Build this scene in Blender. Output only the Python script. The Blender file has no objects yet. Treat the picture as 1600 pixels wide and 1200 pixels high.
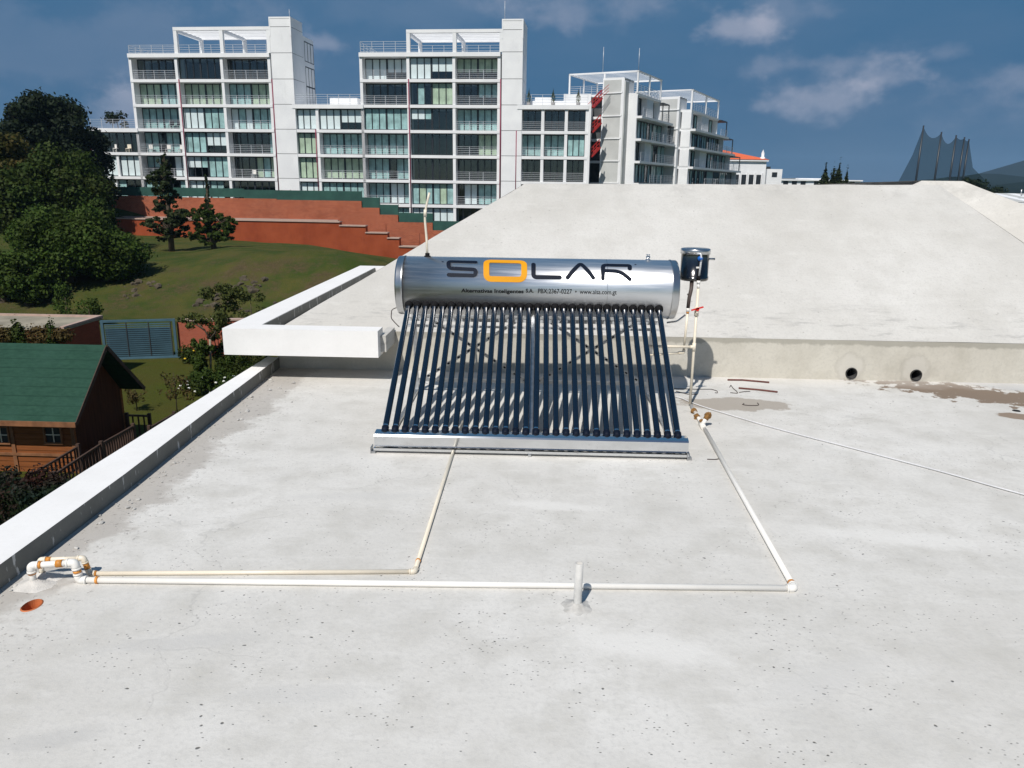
import bpy, bmesh, math, random
from mathutils import Vector, Matrix, noise
random.seed(7)
S=bpy.context.scene; COL=S.collection
rad=math.radians
# ------------------------------------------------------------------ camera
CAMH=1.95; F=1200.0; PITCH=rad(14.7); YAW=rad(2.0); ROLL=rad(0.75)
fw=Vector((-math.sin(YAW)*math.cos(PITCH), math.cos(YAW)*math.cos(PITCH), -math.sin(PITCH)))
r0=Vector((math.cos(YAW), math.sin(YAW), 0)); u0=r0.cross(fw)
RT=r0*math.cos(ROLL)+u0*math.sin(ROLL); UP=u0*math.cos(ROLL)-r0*math.sin(ROLL)
C0=Vector((0,0,CAMH))
cd=bpy.data.cameras.new('camera'); cam=bpy.data.objects.new('camera',cd); COL.objects.link(cam)
cd.sensor_width=36; cd.lens=27.0; cd.clip_start=0.05; cd.clip_end=20000
M=Matrix((RT,UP,-fw)).transposed().to_4x4(); M.translation=C0; cam.matrix_world=M
S.camera=cam
# ------------------------------------------------------------------ light
SUN_EL=rad(51.0); SUN_AZ=rad(19.0)      # shadows run 19 degrees right of +Y
sd=bpy.data.lights.new('sun','SUN'); sd.energy=4.6; sd.angle=rad(0.53); sd.color=(1.0,0.95,0.88)
sun=bpy.data.objects.new('sun',sd); COL.objects.link(sun)
tosun=Vector((-math.sin(SUN_AZ)*math.cos(SUN_EL),-math.cos(SUN_AZ)*math.cos(SUN_EL),math.sin(SUN_EL)))
sun.rotation_euler=tosun.to_track_quat('Z','Y').to_euler(); sun.location=tosun*30
S.view_settings.view_transform='Standard'; S.view_settings.look='None'
S.view_settings.exposure=0.0; S.view_settings.gamma=1.0
W=bpy.data.worlds.new('World'); S.world=W; W.use_nodes=True
def ray(x,y): return fw+RT*((x-800)/F)-UP*((y-600)/F)
def gz(x,y,z=0.0):
    d=ray(x,y); return C0+d*((z-CAMH)/d.z)
def gy(x,y,Y):
    d=ray(x,y); return C0+d*(Y/d.y)
def gx(x,y,X):
    d=ray(x,y); return C0+d*(X/d.x)
def build_world():
    nt=W.node_tree; N=nt.nodes; L=nt.links; N.clear()
    out=N.new('ShaderNodeOutputWorld'); bg=N.new('ShaderNodeBackground'); bg.inputs['Strength'].default_value=0.08
    sky=N.new('ShaderNodeTexSky'); sky.sky_type='NISHITA'; sky.sun_disc=False
    sky.sun_elevation=SUN_EL; sky.sun_rotation=math.atan2(tosun.x,tosun.y); sky.air_density=1.0; sky.dust_density=0.25; sky.ozone_density=2.2; sky.altitude=1500
    tint=N.new('ShaderNodeMix'); tint.data_type='RGBA'; tint.blend_type='MULTIPLY'; tint.inputs[0].default_value=1.0
    L.new(sky.outputs[0],tint.inputs[6]); tint.inputs[7].default_value=(0.62,0.74,0.78,1)
    tc=N.new('ShaderNodeTexCoord')
    def math_(op,a,b=None,clamp=False):
        n=N.new('ShaderNodeMath'); n.operation=op; n.use_clamp=clamp
        for i,q in enumerate((a,b)):
            if q is None: continue
            if isinstance(q,(int,float)): n.inputs[i].default_value=q
            else: L.new(q,n.inputs[i])
        return n.outputs[0]
    nz=N.new('ShaderNodeTexNoise'); nz.inputs['Scale'].default_value=14; nz.inputs['Detail'].default_value=6; nz.inputs['Roughness'].default_value=0.55
    mp=N.new('ShaderNodeMapping'); mp.inputs['Scale'].default_value=(1,1,1.5); L.new(tc.outputs['Generated'],mp.inputs[0]); L.new(mp.outputs[0],nz.inputs[0])
    total=None
    # soft cumulus patches: direction, half width, half height, strength
    for (px,py,w,h,s) in [(1135,45,.062,.019,.42),(1300,155,.065,.026,.30),(1290,100,.09,.012,.16),(1400,118,.05,.020,.20),(1340,120,.09,.035,.09),(1530,135,.07,.03,.16),
                          (1480,85,.03,.012,.15),(1530,150,.10,.04,.08),(960,8,.12,.03,.20),(505,66,.035,.014,.26),(195,170,.045,.028,.35),(60,60,.30,.06,.10),(640,20,.2,.03,.05),(1225,20,.05,.02,.14)]:
        d=ray(px,py).normalized()
        sub=N.new('ShaderNodeVectorMath'); sub.operation='SUBTRACT'; L.new(tc.outputs['Generated'],sub.inputs[0]); sub.inputs[1].default_value=d
        sc=N.new('ShaderNodeVectorMath'); sc.operation='MULTIPLY'; L.new(sub.outputs[0],sc.inputs[0]); sc.inputs[1].default_value=(1/w,1/w,1/h)
        ln=N.new('ShaderNodeVectorMath'); ln.operation='LENGTH'; L.new(sc.outputs[0],ln.inputs[0])
        dist=math_('ADD',ln.outputs['Value'],math_('MULTIPLY',math_('SUBTRACT',nz.outputs[0],0.5),3.6))
        m=N.new('ShaderNodeMapRange'); m.interpolation_type='SMOOTHSTEP'; m.inputs[1].default_value=1.15; m.inputs[2].default_value=0.1; m.inputs[3].default_value=0; m.inputs[4].default_value=s*1.35
        L.new(dist,m.inputs[0]); total=m.outputs[0] if total is None else math_('ADD',total,m.outputs[0])
    nz2=N.new('ShaderNodeTexNoise'); nz2.inputs['Scale'].default_value=2.3; nz2.inputs['Detail'].default_value=5
    mp2=N.new('ShaderNodeMapping'); mp2.inputs['Scale'].default_value=(1,1,3); L.new(tc.outputs['Generated'],mp2.inputs[0]); L.new(mp2.outputs[0],nz2.inputs[0])
    m=N.new('ShaderNodeMapRange'); m.inputs[1].default_value=.42; m.inputs[2].default_value=.8; m.inputs[4].default_value=.16; L.new(nz2.outputs[0],m.inputs[0])
    total=math_('ADD',total,m.outputs[0],True)
    # dark blue mixed into the sky ahead; sun side kept bright for the tank
    sp=N.new('ShaderNodeSeparateXYZ'); L.new(tc.outputs['Generated'],sp.inputs[0])
    bk=N.new('ShaderNodeMapRange'); bk.interpolation_type='SMOOTHSTEP'; bk.inputs[1].default_value=-.35; bk.inputs[2].default_value=.45; bk.inputs[4].default_value=.93; L.new(sp.outputs[1],bk.inputs[0])
    hz=N.new('ShaderNodeMapRange'); hz.inputs[1].default_value=0.0; hz.inputs[2].default_value=.32; L.new(sp.outputs[2],hz.inputs[0])
    bc=N.new('ShaderNodeMix'); bc.data_type='RGBA'; L.new(hz.outputs[0],bc.inputs[0]); bc.inputs[6].default_value=(.40,1.32,2.80,1); bc.inputs[7].default_value=(.58,1.95,3.70,1)
    bank=N.new('ShaderNodeMix'); bank.data_type='RGBA'; L.new(bk.outputs[0],bank.inputs[0]); L.new(tint.outputs[2],bank.inputs[6]); L.new(bc.outputs[2],bank.inputs[7])
    mx=N.new('ShaderNodeMix'); mx.data_type='RGBA'; L.new(total,mx.inputs[0]); L.new(bank.outputs[2],mx.inputs[6]); mx.inputs[7].default_value=(5.0,5.3,6.6,1)
    L.new(mx.outputs[2],bg.inputs[0]); L.new(bg.outputs[0],out.inputs[0])
build_world()
# ------------------------------------------------------------------ materials
class NT:
    def __init__(s,name):
        s.m=bpy.data.materials.new(name); s.m.use_nodes=True; s.t=s.m.node_tree; s.N=s.t.nodes; s.L=s.t.links
        s.b=s.N['Principled BSDF']; s.out=s.N['Material Output']
        g=s.N.new('ShaderNodeNewGeometry'); s.pos=g.outputs['Position']; s.island=g.outputs['Random Per Island']
    def put(s,n,i,v):
        if v is None: return
        if isinstance(v,(int,float)): n.inputs[i].default_value=v
        elif isinstance(v,tuple): n.inputs[i].default_value=v if len(v)!=3 or n.inputs[i].type!='RGBA' else (*v,1)
        else: s.L.new(v,n.inputs[i])
    def map(s,scale=(1,1,1),loc=(0,0,0),rot=(0,0,0),src=None):
        n=s.N.new('ShaderNodeMapping'); s.L.new(src or s.pos,n.inputs[0]); n.inputs['Scale'].default_value=scale; n.inputs['Location'].default_value=loc; n.inputs['Rotation'].default_value=rot; return n.outputs[0]
    def noise(s,scale,detail=4,rough=.55,vec=None):
        n=s.N.new('ShaderNodeTexNoise'); s.L.new(vec or s.pos,n.inputs['Vector']); n.inputs['Scale'].default_value=scale; n.inputs['Detail'].default_value=detail; n.inputs['Roughness'].default_value=rough; return n.outputs[0]
    def vor(s,scale,vec=None,out='Distance'):
        n=s.N.new('ShaderNodeTexVoronoi'); s.L.new(vec or s.pos,n.inputs['Vector']); n.inputs['Scale'].default_value=scale; return n.outputs[out]
    def rng(s,v,a,b,c=0.,d=1.,smooth=False):
        n=s.N.new('ShaderNodeMapRange'); s.put(n,0,v); n.inputs[1].default_value=a; n.inputs[2].default_value=b; n.inputs[3].default_value=c; n.inputs[4].default_value=d
        if smooth: n.interpolation_type='SMOOTHSTEP'
        return n.outputs[0]
    def math(s,op,a,b=None,clamp=False):
        n=s.N.new('ShaderNodeMath'); n.operation=op; n.use_clamp=clamp; s.put(n,0,a); s.put(n,1,b); return n.outputs[0]
    def mix(s,f,a,b,mode='MIX'):
        n=s.N.new('ShaderNodeMix'); n.data_type='RGBA'; n.blend_type=mode; s.put(n,0,f)
        for i,v in ((6,a),(7,b)):
            if isinstance(v,tuple): n.inputs[i].default_value=(*v[:3],1)
            else: s.L.new(v,n.inputs[i])
        return n.outputs[2]
    def sep(s,v=None):
        n=s.N.new('ShaderNodeSeparateXYZ'); s.L.new(v or s.pos,n.inputs[0]); return n.outputs
    def bump(s,h,strength=.3,dist=.01):
        n=s.N.new('ShaderNodeBump'); n.inputs['Strength'].default_value=strength; n.inputs['Distance'].default_value=dist; s.L.new(h,n.inputs['Height']); s.L.new(n.outputs[0],s.b.inputs['Normal'])
    def fin(s,col,rough=.7,metal=0.,spec=None,coat=None):
        s.put(s.b,'Base Color',col); s.put(s.b,'Roughness',rough); s.put(s.b,'Metallic',metal)
        if spec is not None: s.b.inputs['Specular IOR Level'].default_value=spec
        if coat is not None: s.b.inputs['Coat Weight'].default_value=coat; s.b.inputs['Coat Roughness'].default_value=.04
        return s.m
def simple(name,col,rough=.6,metal=0.,var=.12,scale=6.,spec=None,coat=None,bump=0):
    t=NT(name); c=t.mix(t.rng(t.noise(scale),.3,.7),tuple(q*(1-var) for q in col),tuple(min(1,q*(1+var)) for q in col))
    if bump: t.bump(t.noise(scale*8,3),bump,.01)
    return t.fin(c,rough,metal,spec,coat)
def ellipse_mask(t,c,rx,ry,ang=0.,edge=.25,amp=.9,nscale=5.):
    sub=t.N.new('ShaderNodeVectorMath'); sub.operation='SUBTRACT'; t.L.new(t.pos,sub.inputs[0]); sub.inputs[1].default_value=(c[0],c[1],0)
    v=t.map((1,1,0),rot=(0,0,-ang),src=sub.outputs[0])
    v=t.map((1/rx,1/ry,0),src=v)
    ln=t.N.new('ShaderNodeVectorMath'); ln.operation='LENGTH'; t.L.new(v,ln.inputs[0])
    d=t.math('ADD',ln.outputs['Value'],t.math('MULTIPLY',t.math('SUBTRACT',t.noise(nscale,7,.65),.5),amp*2))
    return t.rng(d,1+edge,1-edge,0,1,True)
def concrete(name,base,kind='deck'):
    t=NT(name)
    big=t.noise(.55,5,.6); mid=t.noise(3.2,7,.65); fine=t.noise(38,5,.7)
    soft=.5 if kind in('slope',) else 1.
    streak=t.noise(7,6,.6,t.map((.35,1.5,1),rot=(0,0,.35)))
    c=t.mix(t.rng(big,.3,.72),tuple(q*f for q,f in zip(base,(.86,.85,.83))),tuple(min(.9,q*1.07) for q in base))
    c=t.mix(t.rng(mid,.45,.72,0,.85*soft),c,tuple(q*f for q,f in zip(base,(.76,.75,.72))))
    blot=t.noise(1.25,8,.72); c=t.mix(t.rng(blot,.52,.68,0,.45*soft),c,tuple(min(.9,q*f) for q,f in zip(base,(.78,.78,.77))))
    c=t.mix(t.rng(streak,.55,.75,0,.35),c,tuple(min(.95,q*1.12) for q in base))
    c=t.mix(t.rng(fine,.48,.72,0,.5),c,tuple(q*.72 for q in base))
    h=t.math('ADD',t.math('MULTIPLY',fine,.5),t.math('MULTIPLY',mid,.8))
    if kind=='deck':
        # pin holes left by air bubbles, stretched by the trowel, in loose swarms
        nw=t.N.new('ShaderNodeTexNoise'); t.L.new(t.pos,nw.inputs[0]); nw.inputs['Scale'].default_value=30; sc_=t.N.new('ShaderNodeVectorMath'); sc_.operation='SCALE'; sc_.inputs[3].default_value=.022; t.L.new(nw.outputs[1],sc_.inputs[0]); ad=t.N.new('ShaderNodeVectorMath'); t.L.new(t.pos,ad.inputs[0]); t.L.new(sc_.outputs[0],ad.inputs[1]); wp=ad.outputs[0]
        vv=t.map((1,1.35,1),rot=(0,0,.5),src=wp)
        v1=t.vor(17,vv); v1c=t.sep(t.vor(17,vv,'Color'))[0]
        keep=t.rng(t.math('ADD',v1c,t.rng(t.noise(1.1,3),.42,.68,-.5,.12)),.60,.62)
        rr=t.math('MULTIPLY',t.rng(v1,.14,.07),keep)
        v2=t.vor(46,t.map((1,1.7,1),rot=(0,0,-.2))); v2c=t.sep(t.vor(46,t.map((1,1.7,1),rot=(0,0,-.2)),'Color'))[1]
        r2=t.math('MULTIPLY',t.rng(v2,.24,.15),t.rng(t.math('ADD',v2c,t.rng(t.noise(2.3,3),.35,.7,-.5,.05)),.64,.66))
        pit=t.math('MAXIMUM',rr,t.math('MULTIPLY',r2,.8))
        c=t.mix(t.math('MULTIPLY',pit,.85),c,(.07,.065,.06))
        h=t.math('SUBTRACT',h,t.math('MULTIPLY',pit,2.5))
        # scuffed, broom-scratched marks
        sc=t.noise(16,4,.7,t.map((.25,2.4,1),rot=(0,0,.12)))
        c=t.mix(t.math('MULTIPLY',t.rng(sc,.62,.70),t.rng(t.noise(.9,2),.5,.68,0,.6)),c,tuple(q*.62 for q in base))
        # damp mud stains near the back wall
        brown=(.25,.195,.15)
        p=gz(1150,632); m=ellipse_mask(t,(p.x-.02,p.y),.52,.20,.0,.10,.95,3.5); c=t.mix(t.math('MULTIPLY',m,.8),c,(.33,.29,.245))
        p=gz(1520,614); m=ellipse_mask(t,(p.x,p.y-.04),1.0,.30,-.50,.05,2.0,6); c=t.mix(t.math('MULTIPLY',m,.97),c,(.20,.15,.11))
        p=gz(1590,610); m=ellipse_mask(t,(p.x+.25,p.y+.1),.8,.20,-.35,.3,.5,4); c=t.mix(t.math('MULTIPLY',m,.55),c,(.36,.38,.41))
        p=gz(1605,652); m=ellipse_mask(t,(p.x,p.y),.25,.10,-.3,.1,.5,6); c=t.mix(m,c,brown)
        # unwashed strip along the left parapet and the mortar splashes there
        sx=t.sep(); d=t.math('ADD',sx[0],t.math('MULTIPLY',t.math('SUBTRACT',t.noise(2.6,6,.65),.5),.75))
        m=t.rng(d,-2.30,-2.42,0,1,True); c=t.mix(t.math('MULTIPLY',m,.78),c,(.40,.375,.345))
        sp=t.math('MULTIPLY',t.rng(t.noise(24,5,.7),.58,.64),t.rng(d,-2.02,-2.38)); c=t.mix(t.math('MULTIPLY',sp,.8),c,(.27,.25,.23))
        wb=t.rng(t.math('ADD',sx[1],t.math('MULTIPLY',t.math('SUBTRACT',t.noise(3,5),.5),.35)),7.55,7.85); c=t.mix(t.math('MULTIPLY',wb,.35),c,(.62,.60,.57))
        # faint hairline cracks and a few smeared patches
        ck=t.N.new('ShaderNodeTexVoronoi'); ck.feature='DISTANCE_TO_EDGE'; ck.inputs['Scale'].default_value=.55
        nb=t.N.new('ShaderNodeTexNoise'); t.L.new(t.pos,nb.inputs[0]); nb.inputs['Scale'].default_value=2.2; nb.inputs['Detail'].default_value=6
        s3=t.N.new('ShaderNodeVectorMath'); s3.operation='SCALE'; s3.inputs[3].default_value=.55; t.L.new(nb.outputs[1],s3.inputs[0]); a3=t.N.new('ShaderNodeVectorMath'); t.L.new(t.pos,a3.inputs[0]); t.L.new(s3.outputs[0],a3.inputs[1]); t.L.new(a3.outputs[0],ck.inputs[0])
        c=t.mix(t.math('MULTIPLY',t.rng(ck.outputs['Distance'],.0035,.0012),t.rng(t.noise(.8,2),.50,.56,0,.22)),c,tuple(q*.45 for q in base))
        for (px,py,rx,ry,an,f) in ((85,1155,.16,.05,.3,.75),(470,1085,.22,.06,.1,.84),(1010,1010,.35,.10,-.2,1.10),(270,1005,.30,.05,.2,.80),(1290,1060,.28,.08,.5,.88),(1400,840,.5,.09,-.15,1.08),(560,775,.4,.05,.1,.86),(860,790,.3,.06,-.1,1.1)):
            p=gz(px,py); m=ellipse_mask(t,(p.x,p.y),rx,ry,an,.5,.9,9); c=t.mix(t.math('MULTIPLY',m,.6),c,tuple(min(.8,q*f) for q in base))
        t.bump(h,.45,.007)
    elif kind=='slope':
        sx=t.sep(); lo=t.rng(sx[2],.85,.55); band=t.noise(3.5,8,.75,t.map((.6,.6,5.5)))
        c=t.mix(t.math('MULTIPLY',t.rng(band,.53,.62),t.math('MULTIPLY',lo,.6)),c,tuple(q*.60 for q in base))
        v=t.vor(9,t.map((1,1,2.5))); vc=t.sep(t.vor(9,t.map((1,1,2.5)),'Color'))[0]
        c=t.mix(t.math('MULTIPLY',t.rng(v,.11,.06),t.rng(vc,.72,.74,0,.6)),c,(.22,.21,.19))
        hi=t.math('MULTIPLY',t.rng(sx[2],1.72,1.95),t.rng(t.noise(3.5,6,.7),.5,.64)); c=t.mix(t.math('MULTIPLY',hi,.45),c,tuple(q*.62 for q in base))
        t.bump(h,.35,.015)
    elif kind=='wall':
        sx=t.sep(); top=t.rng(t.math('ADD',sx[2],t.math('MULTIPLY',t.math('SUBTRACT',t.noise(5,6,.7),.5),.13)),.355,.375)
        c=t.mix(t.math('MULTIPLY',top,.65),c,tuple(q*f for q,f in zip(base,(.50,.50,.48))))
        for hx in (gy(1330,583,7.9),gy(1431,586,7.9)):
            for lo_,hi_,cc,ff in ((.145,.175,(.36,.34,.30),.32),(.10,.155,(.56,.535,.48),.7)):
                sub=t.N.new('ShaderNodeVectorMath'); sub.operation='SUBTRACT'; t.L.new(t.pos,sub.inputs[0]); sub.inputs[1].default_value=(hx.x-.02,hx.y,hx.z+.06)
                ln=t.N.new('ShaderNodeVectorMath'); ln.operation='LENGTH'; t.L.new(sub.outputs[0],ln.inputs[0])
                d=t.math('ADD',ln.outputs['Value'],t.math('MULTIPLY',t.math('SUBTRACT',t.noise(11,6,.7),.5),.17))
                c=t.mix(t.rng(d,hi_,lo_,0,ff,True),c,cc)
        t.bump(h,.3,.01)
    else:
        # painted white parapet with raw mortar scrapes
        s2=t.noise(5,5,.7,t.map((1,.3,1)))
        c=t.mix(.7 if kind=='cap' else .0,c,base); c=t.mix(t.rng(s2,.5,.8,0,.2),c,tuple(q*.82 for q in base))
        sc=t.math('MULTIPLY',t.rng(t.noise(11,4,.6,t.map((1,2.2,.5))),.63,.66),.0 if kind=='cap' else .8)
        c=t.mix(sc,c,(.62,.62,.60)); t.bump(h,.2,.006)
    return t.fin(c,.82,0,.25)
MAT={}
def build_mats():
    m=MAT
    m['deck']=concrete('deck_concrete',(.645,.634,.61),'deck')
    m['slope']=concrete('roof_concrete',(.555,.546,.525),'slope')
    m['wing']=concrete('sunlit_wing_concrete',(.60,.585,.555),'slope')  # lighter copy of the roof concrete, its sunward brightness put into the colour
    m['wallc']=concrete('wall_concrete',(.57,.545,.485),'wall')
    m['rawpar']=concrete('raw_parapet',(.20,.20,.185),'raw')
    m['whitepar']=concrete('white_parapet',(.80,.795,.79),'cap')
    t=NT('brushed_steel'); n1=t.noise(60,3,.6,t.map((.04,1,1))); n2=t.noise(2.5,3,.5,t.map((.6,1,1)))
    t.bump(t.math('ADD',t.math('MULTIPLY',n1,.15),n2),.10,.012)
    m['steel']=t.fin(t.mix(n2,(.74,.75,.77),(.82,.83,.85)),t.rng(n1,.3,.7,.32,.43),1.0)
    m['steel'].node_tree.nodes['Principled BSDF'].inputs['Anisotropic'].default_value=0.0
    m['capsteel']=simple('end_cap_steel',(.55,.56,.57),.30,1,.08)
    m['chrome']=simple('polished_steel',(.72,.73,.74),.10,1,.05,3)
    m['darksteel']=simple('dark_polished_steel',(.13,.13,.13),.14,1,.1,3)
    m['galv']=simple('galvanised_steel',(.48,.49,.50),.32,1,.2,20)
    m['braid']=simple('braided_silver_hose',(.70,.71,.72),.45,.2,.15,120)
    m['apron']=simple('pale_mortar',(.62,.60,.57),.9,0,.12,25,bump=.6)
    m['rubber']=simple('black_rubber',(.008,.008,.009),.75,spec=.1)
    m['navy']=simple('navy_print',(.003,.007,.018),.6,0,.15,spec=.15)
    m['gold']=simple('gold_print',(.66,.29,.010),.6,0,.04,spec=.15)
    t=NT('coated_glass_tube'); m['tube']=t.fin(t.mix(t.noise(9),(.002,.006,.014),(.004,.010,.022)),.10,0,.6,1.0)
    m['pvc']=simple('white_pvc',(.78,.76,.72),.35,0,.05,4)
    m['cableshade']=simple('cable_shade',(.24,.24,.25),.5)
    m['dustypvc']=simple('dusty_grey_pvc',(.50,.495,.48),.7,0,.2,14)
    m['cpvc']=simple('cream_pvc',(.74,.67,.55),.38,0,.08,4)
    m['glue']=simple('orange_pipe_glue',(.62,.25,.04),.5,0,.35,30)
    m['rust']=simple('brown_crusted_fitting',(.26,.13,.035),.85,0,.5,60,bump=.8)
    m['redpl']=simple('red_valve_plastic',(.60,.02,.015),.4)
    m['blue']=simple('blue_plastic',(.01,.12,.45),.4)
    m['clay']=simple('terracotta',(.50,.15,.05),.75,0,.25,20)
    m['blackhole']=simple('dark_pvc',(.02,.02,.02),.7)
    m['rebar']=simple('rusty_bar',(.13,.045,.035),.8,0,.4,40)
    m['wire']=simple('dark_wire',(.06,.045,.04),.6)
    m['cable']=simple('grey_white_cable',(.64,.64,.65),.45)
    m['chip']=simple('concrete_crumb',(.45,.44,.42),.9,0,.2,30)
    # distant buildings
    t=NT('white_render'); c=t.mix(t.rng(t.noise(.5,5),.3,.7),(.72,.73,.75),(.82,.83,.84)); c=t.mix(t.rng(t.noise(1.5,6,.7,t.map((1,1,.25))),.58,.8,0,.35),c,(.55,.56,.56)); m['white']=t.fin(c,.75,0,.2)
    t=NT('grey_panel'); c=t.mix(t.rng(t.noise(.4,5),.3,.7),(.42,.43,.42),(.55,.56,.55)); m['greyp']=t.fin(c,.8)
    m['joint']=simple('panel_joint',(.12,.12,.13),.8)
    m['wframe']=simple('dark_window_frame',(.018,.022,.028),.4)
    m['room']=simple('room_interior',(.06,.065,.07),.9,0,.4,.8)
    m['cW']=simple('white_curtain',(.62,.72,.74),.8,0,.06,1.5,coat=.6)
    m['cT']=simple('teal_curtain',(.27,.44,.44),.8,0,.30,1.2,coat=.6)
    m['cG']=simple('green_curtain',(.36,.47,.35),.8,0,.2,1.2,coat=.6)
    t=NT('window_glass'); N=t.N; tr=N.new('ShaderNodeBsdfTransparent'); tr.inputs[0].default_value=(.86,.97,.96,1)
    gl=N.new('ShaderNodeBsdfGlossy'); gl.inputs['Roughness'].default_value=.02; gl.inputs[0].default_value=(.9,.95,1,1)
    lw=N.new('ShaderNodeLayerWeight'); lw.inputs[0].default_value=.25
    mx=N.new('ShaderNodeMixShader'); t.L.new(t.rng(lw.outputs['Fresnel'],0,1,.06,.9),mx.inputs[0]); t.L.new(tr.outputs[0],mx.inputs[1]); t.L.new(gl.outputs[0],mx.inputs[2]); t.L.new(mx.outputs[0],t.out.inputs[0]); m['glass']=t.m
    m['rail']=simple('pale_railing',(.55,.57,.60),.4,.3)
    m['darkrail']=simple('dark_terrace_steel',(.05,.055,.06),.5,.3)
    m['redpipe']=simple('red_downpipe',(.22,.02,.06),.5)
    m['redstair']=simple('red_painted_stair',(.36,.018,.014),.5)
    m['pot']=simple('grey_planter',(.28,.27,.27),.8)
    def brick(name,c1,c2,mortar,sc,rz=0.):
        t=NT(name); s=t.sep(); cmb=t.N.new('ShaderNodeCombineXYZ'); t.L.new(t.math('ADD',s[0],t.math('MULTIPLY',s[1],.55)),cmb.inputs[0]); t.L.new(s[2],cmb.inputs[1])
        b=t.N.new('ShaderNodeTexBrick'); t.L.new(cmb.outputs[0],b.inputs['Vector']); b.inputs['Color1'].default_value=(*c1,1); b.inputs['Color2'].default_value=(*c2,1); b.inputs['Mortar'].default_value=(*mortar,1)
        b.inputs['Scale'].default_value=sc; b.inputs['Mortar Size'].default_value=.018; b.inputs['Brick Width'].default_value=.5; b.inputs['Row Height'].default_value=.22
        c=t.mix(t.rng(t.noise(.7,6,.65),.45,.8,0,.6),b.outputs[0],tuple(q*.55 for q in c1)); c=t.mix(t.rng(t.noise(.25,3),.4,.7,0,.3),c,(c1[0]*1.3,c1[1]*1.35,c1[2]*1.4))
        return t.fin(c,.9,0,.1)
    m['brick']=brick('red_brick',(.36,.095,.055),(.28,.068,.040),(.33,.17,.12),4.2)
    m['brickfar']=brick('retaining_wall_brick',(.36,.098,.048),(.25,.062,.032),(.38,.21,.14),1.7)
    m['brickd']=brick('old_red_brick',(.28,.068,.034),(.21,.048,.025),(.21,.09,.06),4.2)
    t=NT('red_plaster'); c=t.mix(t.rng(t.noise(.45,6,.6),.3,.7),(.23,.048,.020),(.33,.078,.032)); c=t.mix(t.rng(t.noise(2,5,.7,t.map((1,1,.2))),.55,.8,0,.5),c,(.15,.035,.02)); m['redplaster']=t.fin(c,.9,0,.1)
    m['coping']=simple('pale_coping',(.42,.30,.25),.8)
    t=NT('green_shade_mesh'); c=t.mix(t.rng(t.noise(.8,4),.35,.65),(.010,.055,.045),(.018,.080,.062)); m['mesh']=t.fin(c,.8)
    t=NT('netting'); tr=t.N.new('ShaderNodeBsdfTransparent'); df=t.N.new('ShaderNodeBsdfDiffuse'); df.inputs[0].default_value=(.018,.036,.04,1); mx=t.N.new('ShaderNodeMixShader'); mx.inputs[0].default_value=.62
    t.L.new(tr.outputs[0],mx.inputs[1]); t.L.new(df.outputs[0],mx.inputs[2]); t.L.new(mx.outputs[0],t.out.inputs[0]); m['net']=t.m
    t=NT('red_roof_tiles'); w=t.N.new('ShaderNodeTexWave'); t.L.new(t.pos,w.inputs[0]); w.inputs['Scale'].default_value=1.6; c=t.mix(w.outputs[1],(.60,.10,.03),(.74,.16,.06)); m['tile']=t.fin(c,.8)
    # garden
    def foliage(name,a,b,c_):
        t=NT(name); c=t.mix(t.island,a,b); c=t.mix(t.rng(t.noise(.55,3),.42,.66),c,c_); t.fin(c,.65,0,.15)
        tl=t.N.new('ShaderNodeBsdfTranslucent'); t.L.new(c,tl.inputs[0]); ms=t.N.new('ShaderNodeMixShader'); ms.inputs[0].default_value=.28; t.L.new(t.b.outputs[0],ms.inputs[1]); t.L.new(tl.outputs[0],ms.inputs[2]); t.L.new(ms.outputs[0],t.out.inputs[0]); return t.m
    m['leaf']=foliage('green_leaves',(.022,.046,.007),(.050,.078,.012),(.036,.046,.008))
    m['leafb']=foliage('bright_green_leaves',(.032,.068,.009),(.066,.104,.016),(.038,.058,.009))
    m['leafd']=foliage('dark_green_leaves',(.008,.016,.008),(.024,.040,.016),(.016,.024,.010))
    m['needle']=foliage('pine_needles',(.020,.032,.010),(.048,.060,.020),(.026,.044,.014))
    m['olive']=foliage('olive_leaves',(.045,.065,.015),(.110,.120,.030),(.060,.075,.020))
    m['drygrass']=foliage('dry_grass',(.038,.048,.010),(.070,.068,.018),(.030,.052,.009))
    m['brownleaf']=foliage('brown_leaves',(.060,.040,.015),(.12,.085,.028),(.050,.060,.015))
    m['orangeleaf']=foliage('orange_leaves',(.034,.044,.008),(.085,.060,.012),(.026,.040,.008))
    m['redleaf']=foliage('red_tipped_leaves',(.006,.018,.012),(.014,.030,.020),(.045,.012,.009))
    m['yellowflower']=simple('yellow_petals',(.75,.50,.03),.6); m['whiteflower']=simple('white_petals',(.75,.75,.70),.6)
    m['bark']=simple('bark',(.075,.055,.035),.9,0,.3,8,bump=.5)
    m['palebark']=simple('pale_bark',(.28,.25,.18),.9,0,.3,8)
    m['rock']=simple('bank_rock',(.070,.056,.036),.95,0,.5,3,bump=.6)
    t=NT('wood_siding'); s=t.sep(); w=t.math('FRACT',t.math('MULTIPLY',s[2],6.5)); g=t.noise(3,6,.6,t.map((.6,.6,9)))
    c=t.mix(t.rng(g,.3,.7),(.16,.052,.016),(.26,.090,.028)); c=t.mix(t.rng(w,.0,.12,.7,0),c,(.05,.020,.008)); t.bump(t.rng(w,0,.15),.5,.02); m['siding']=t.fin(c,.7,0,.2)
    m['wood']=simple('brown_stained_wood',(.20,.085,.035),.7,0,.3,5)
    m['dwood']=simple('weathered_dark_wood',(.055,.030,.020),.8,0,.3,5)
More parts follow.
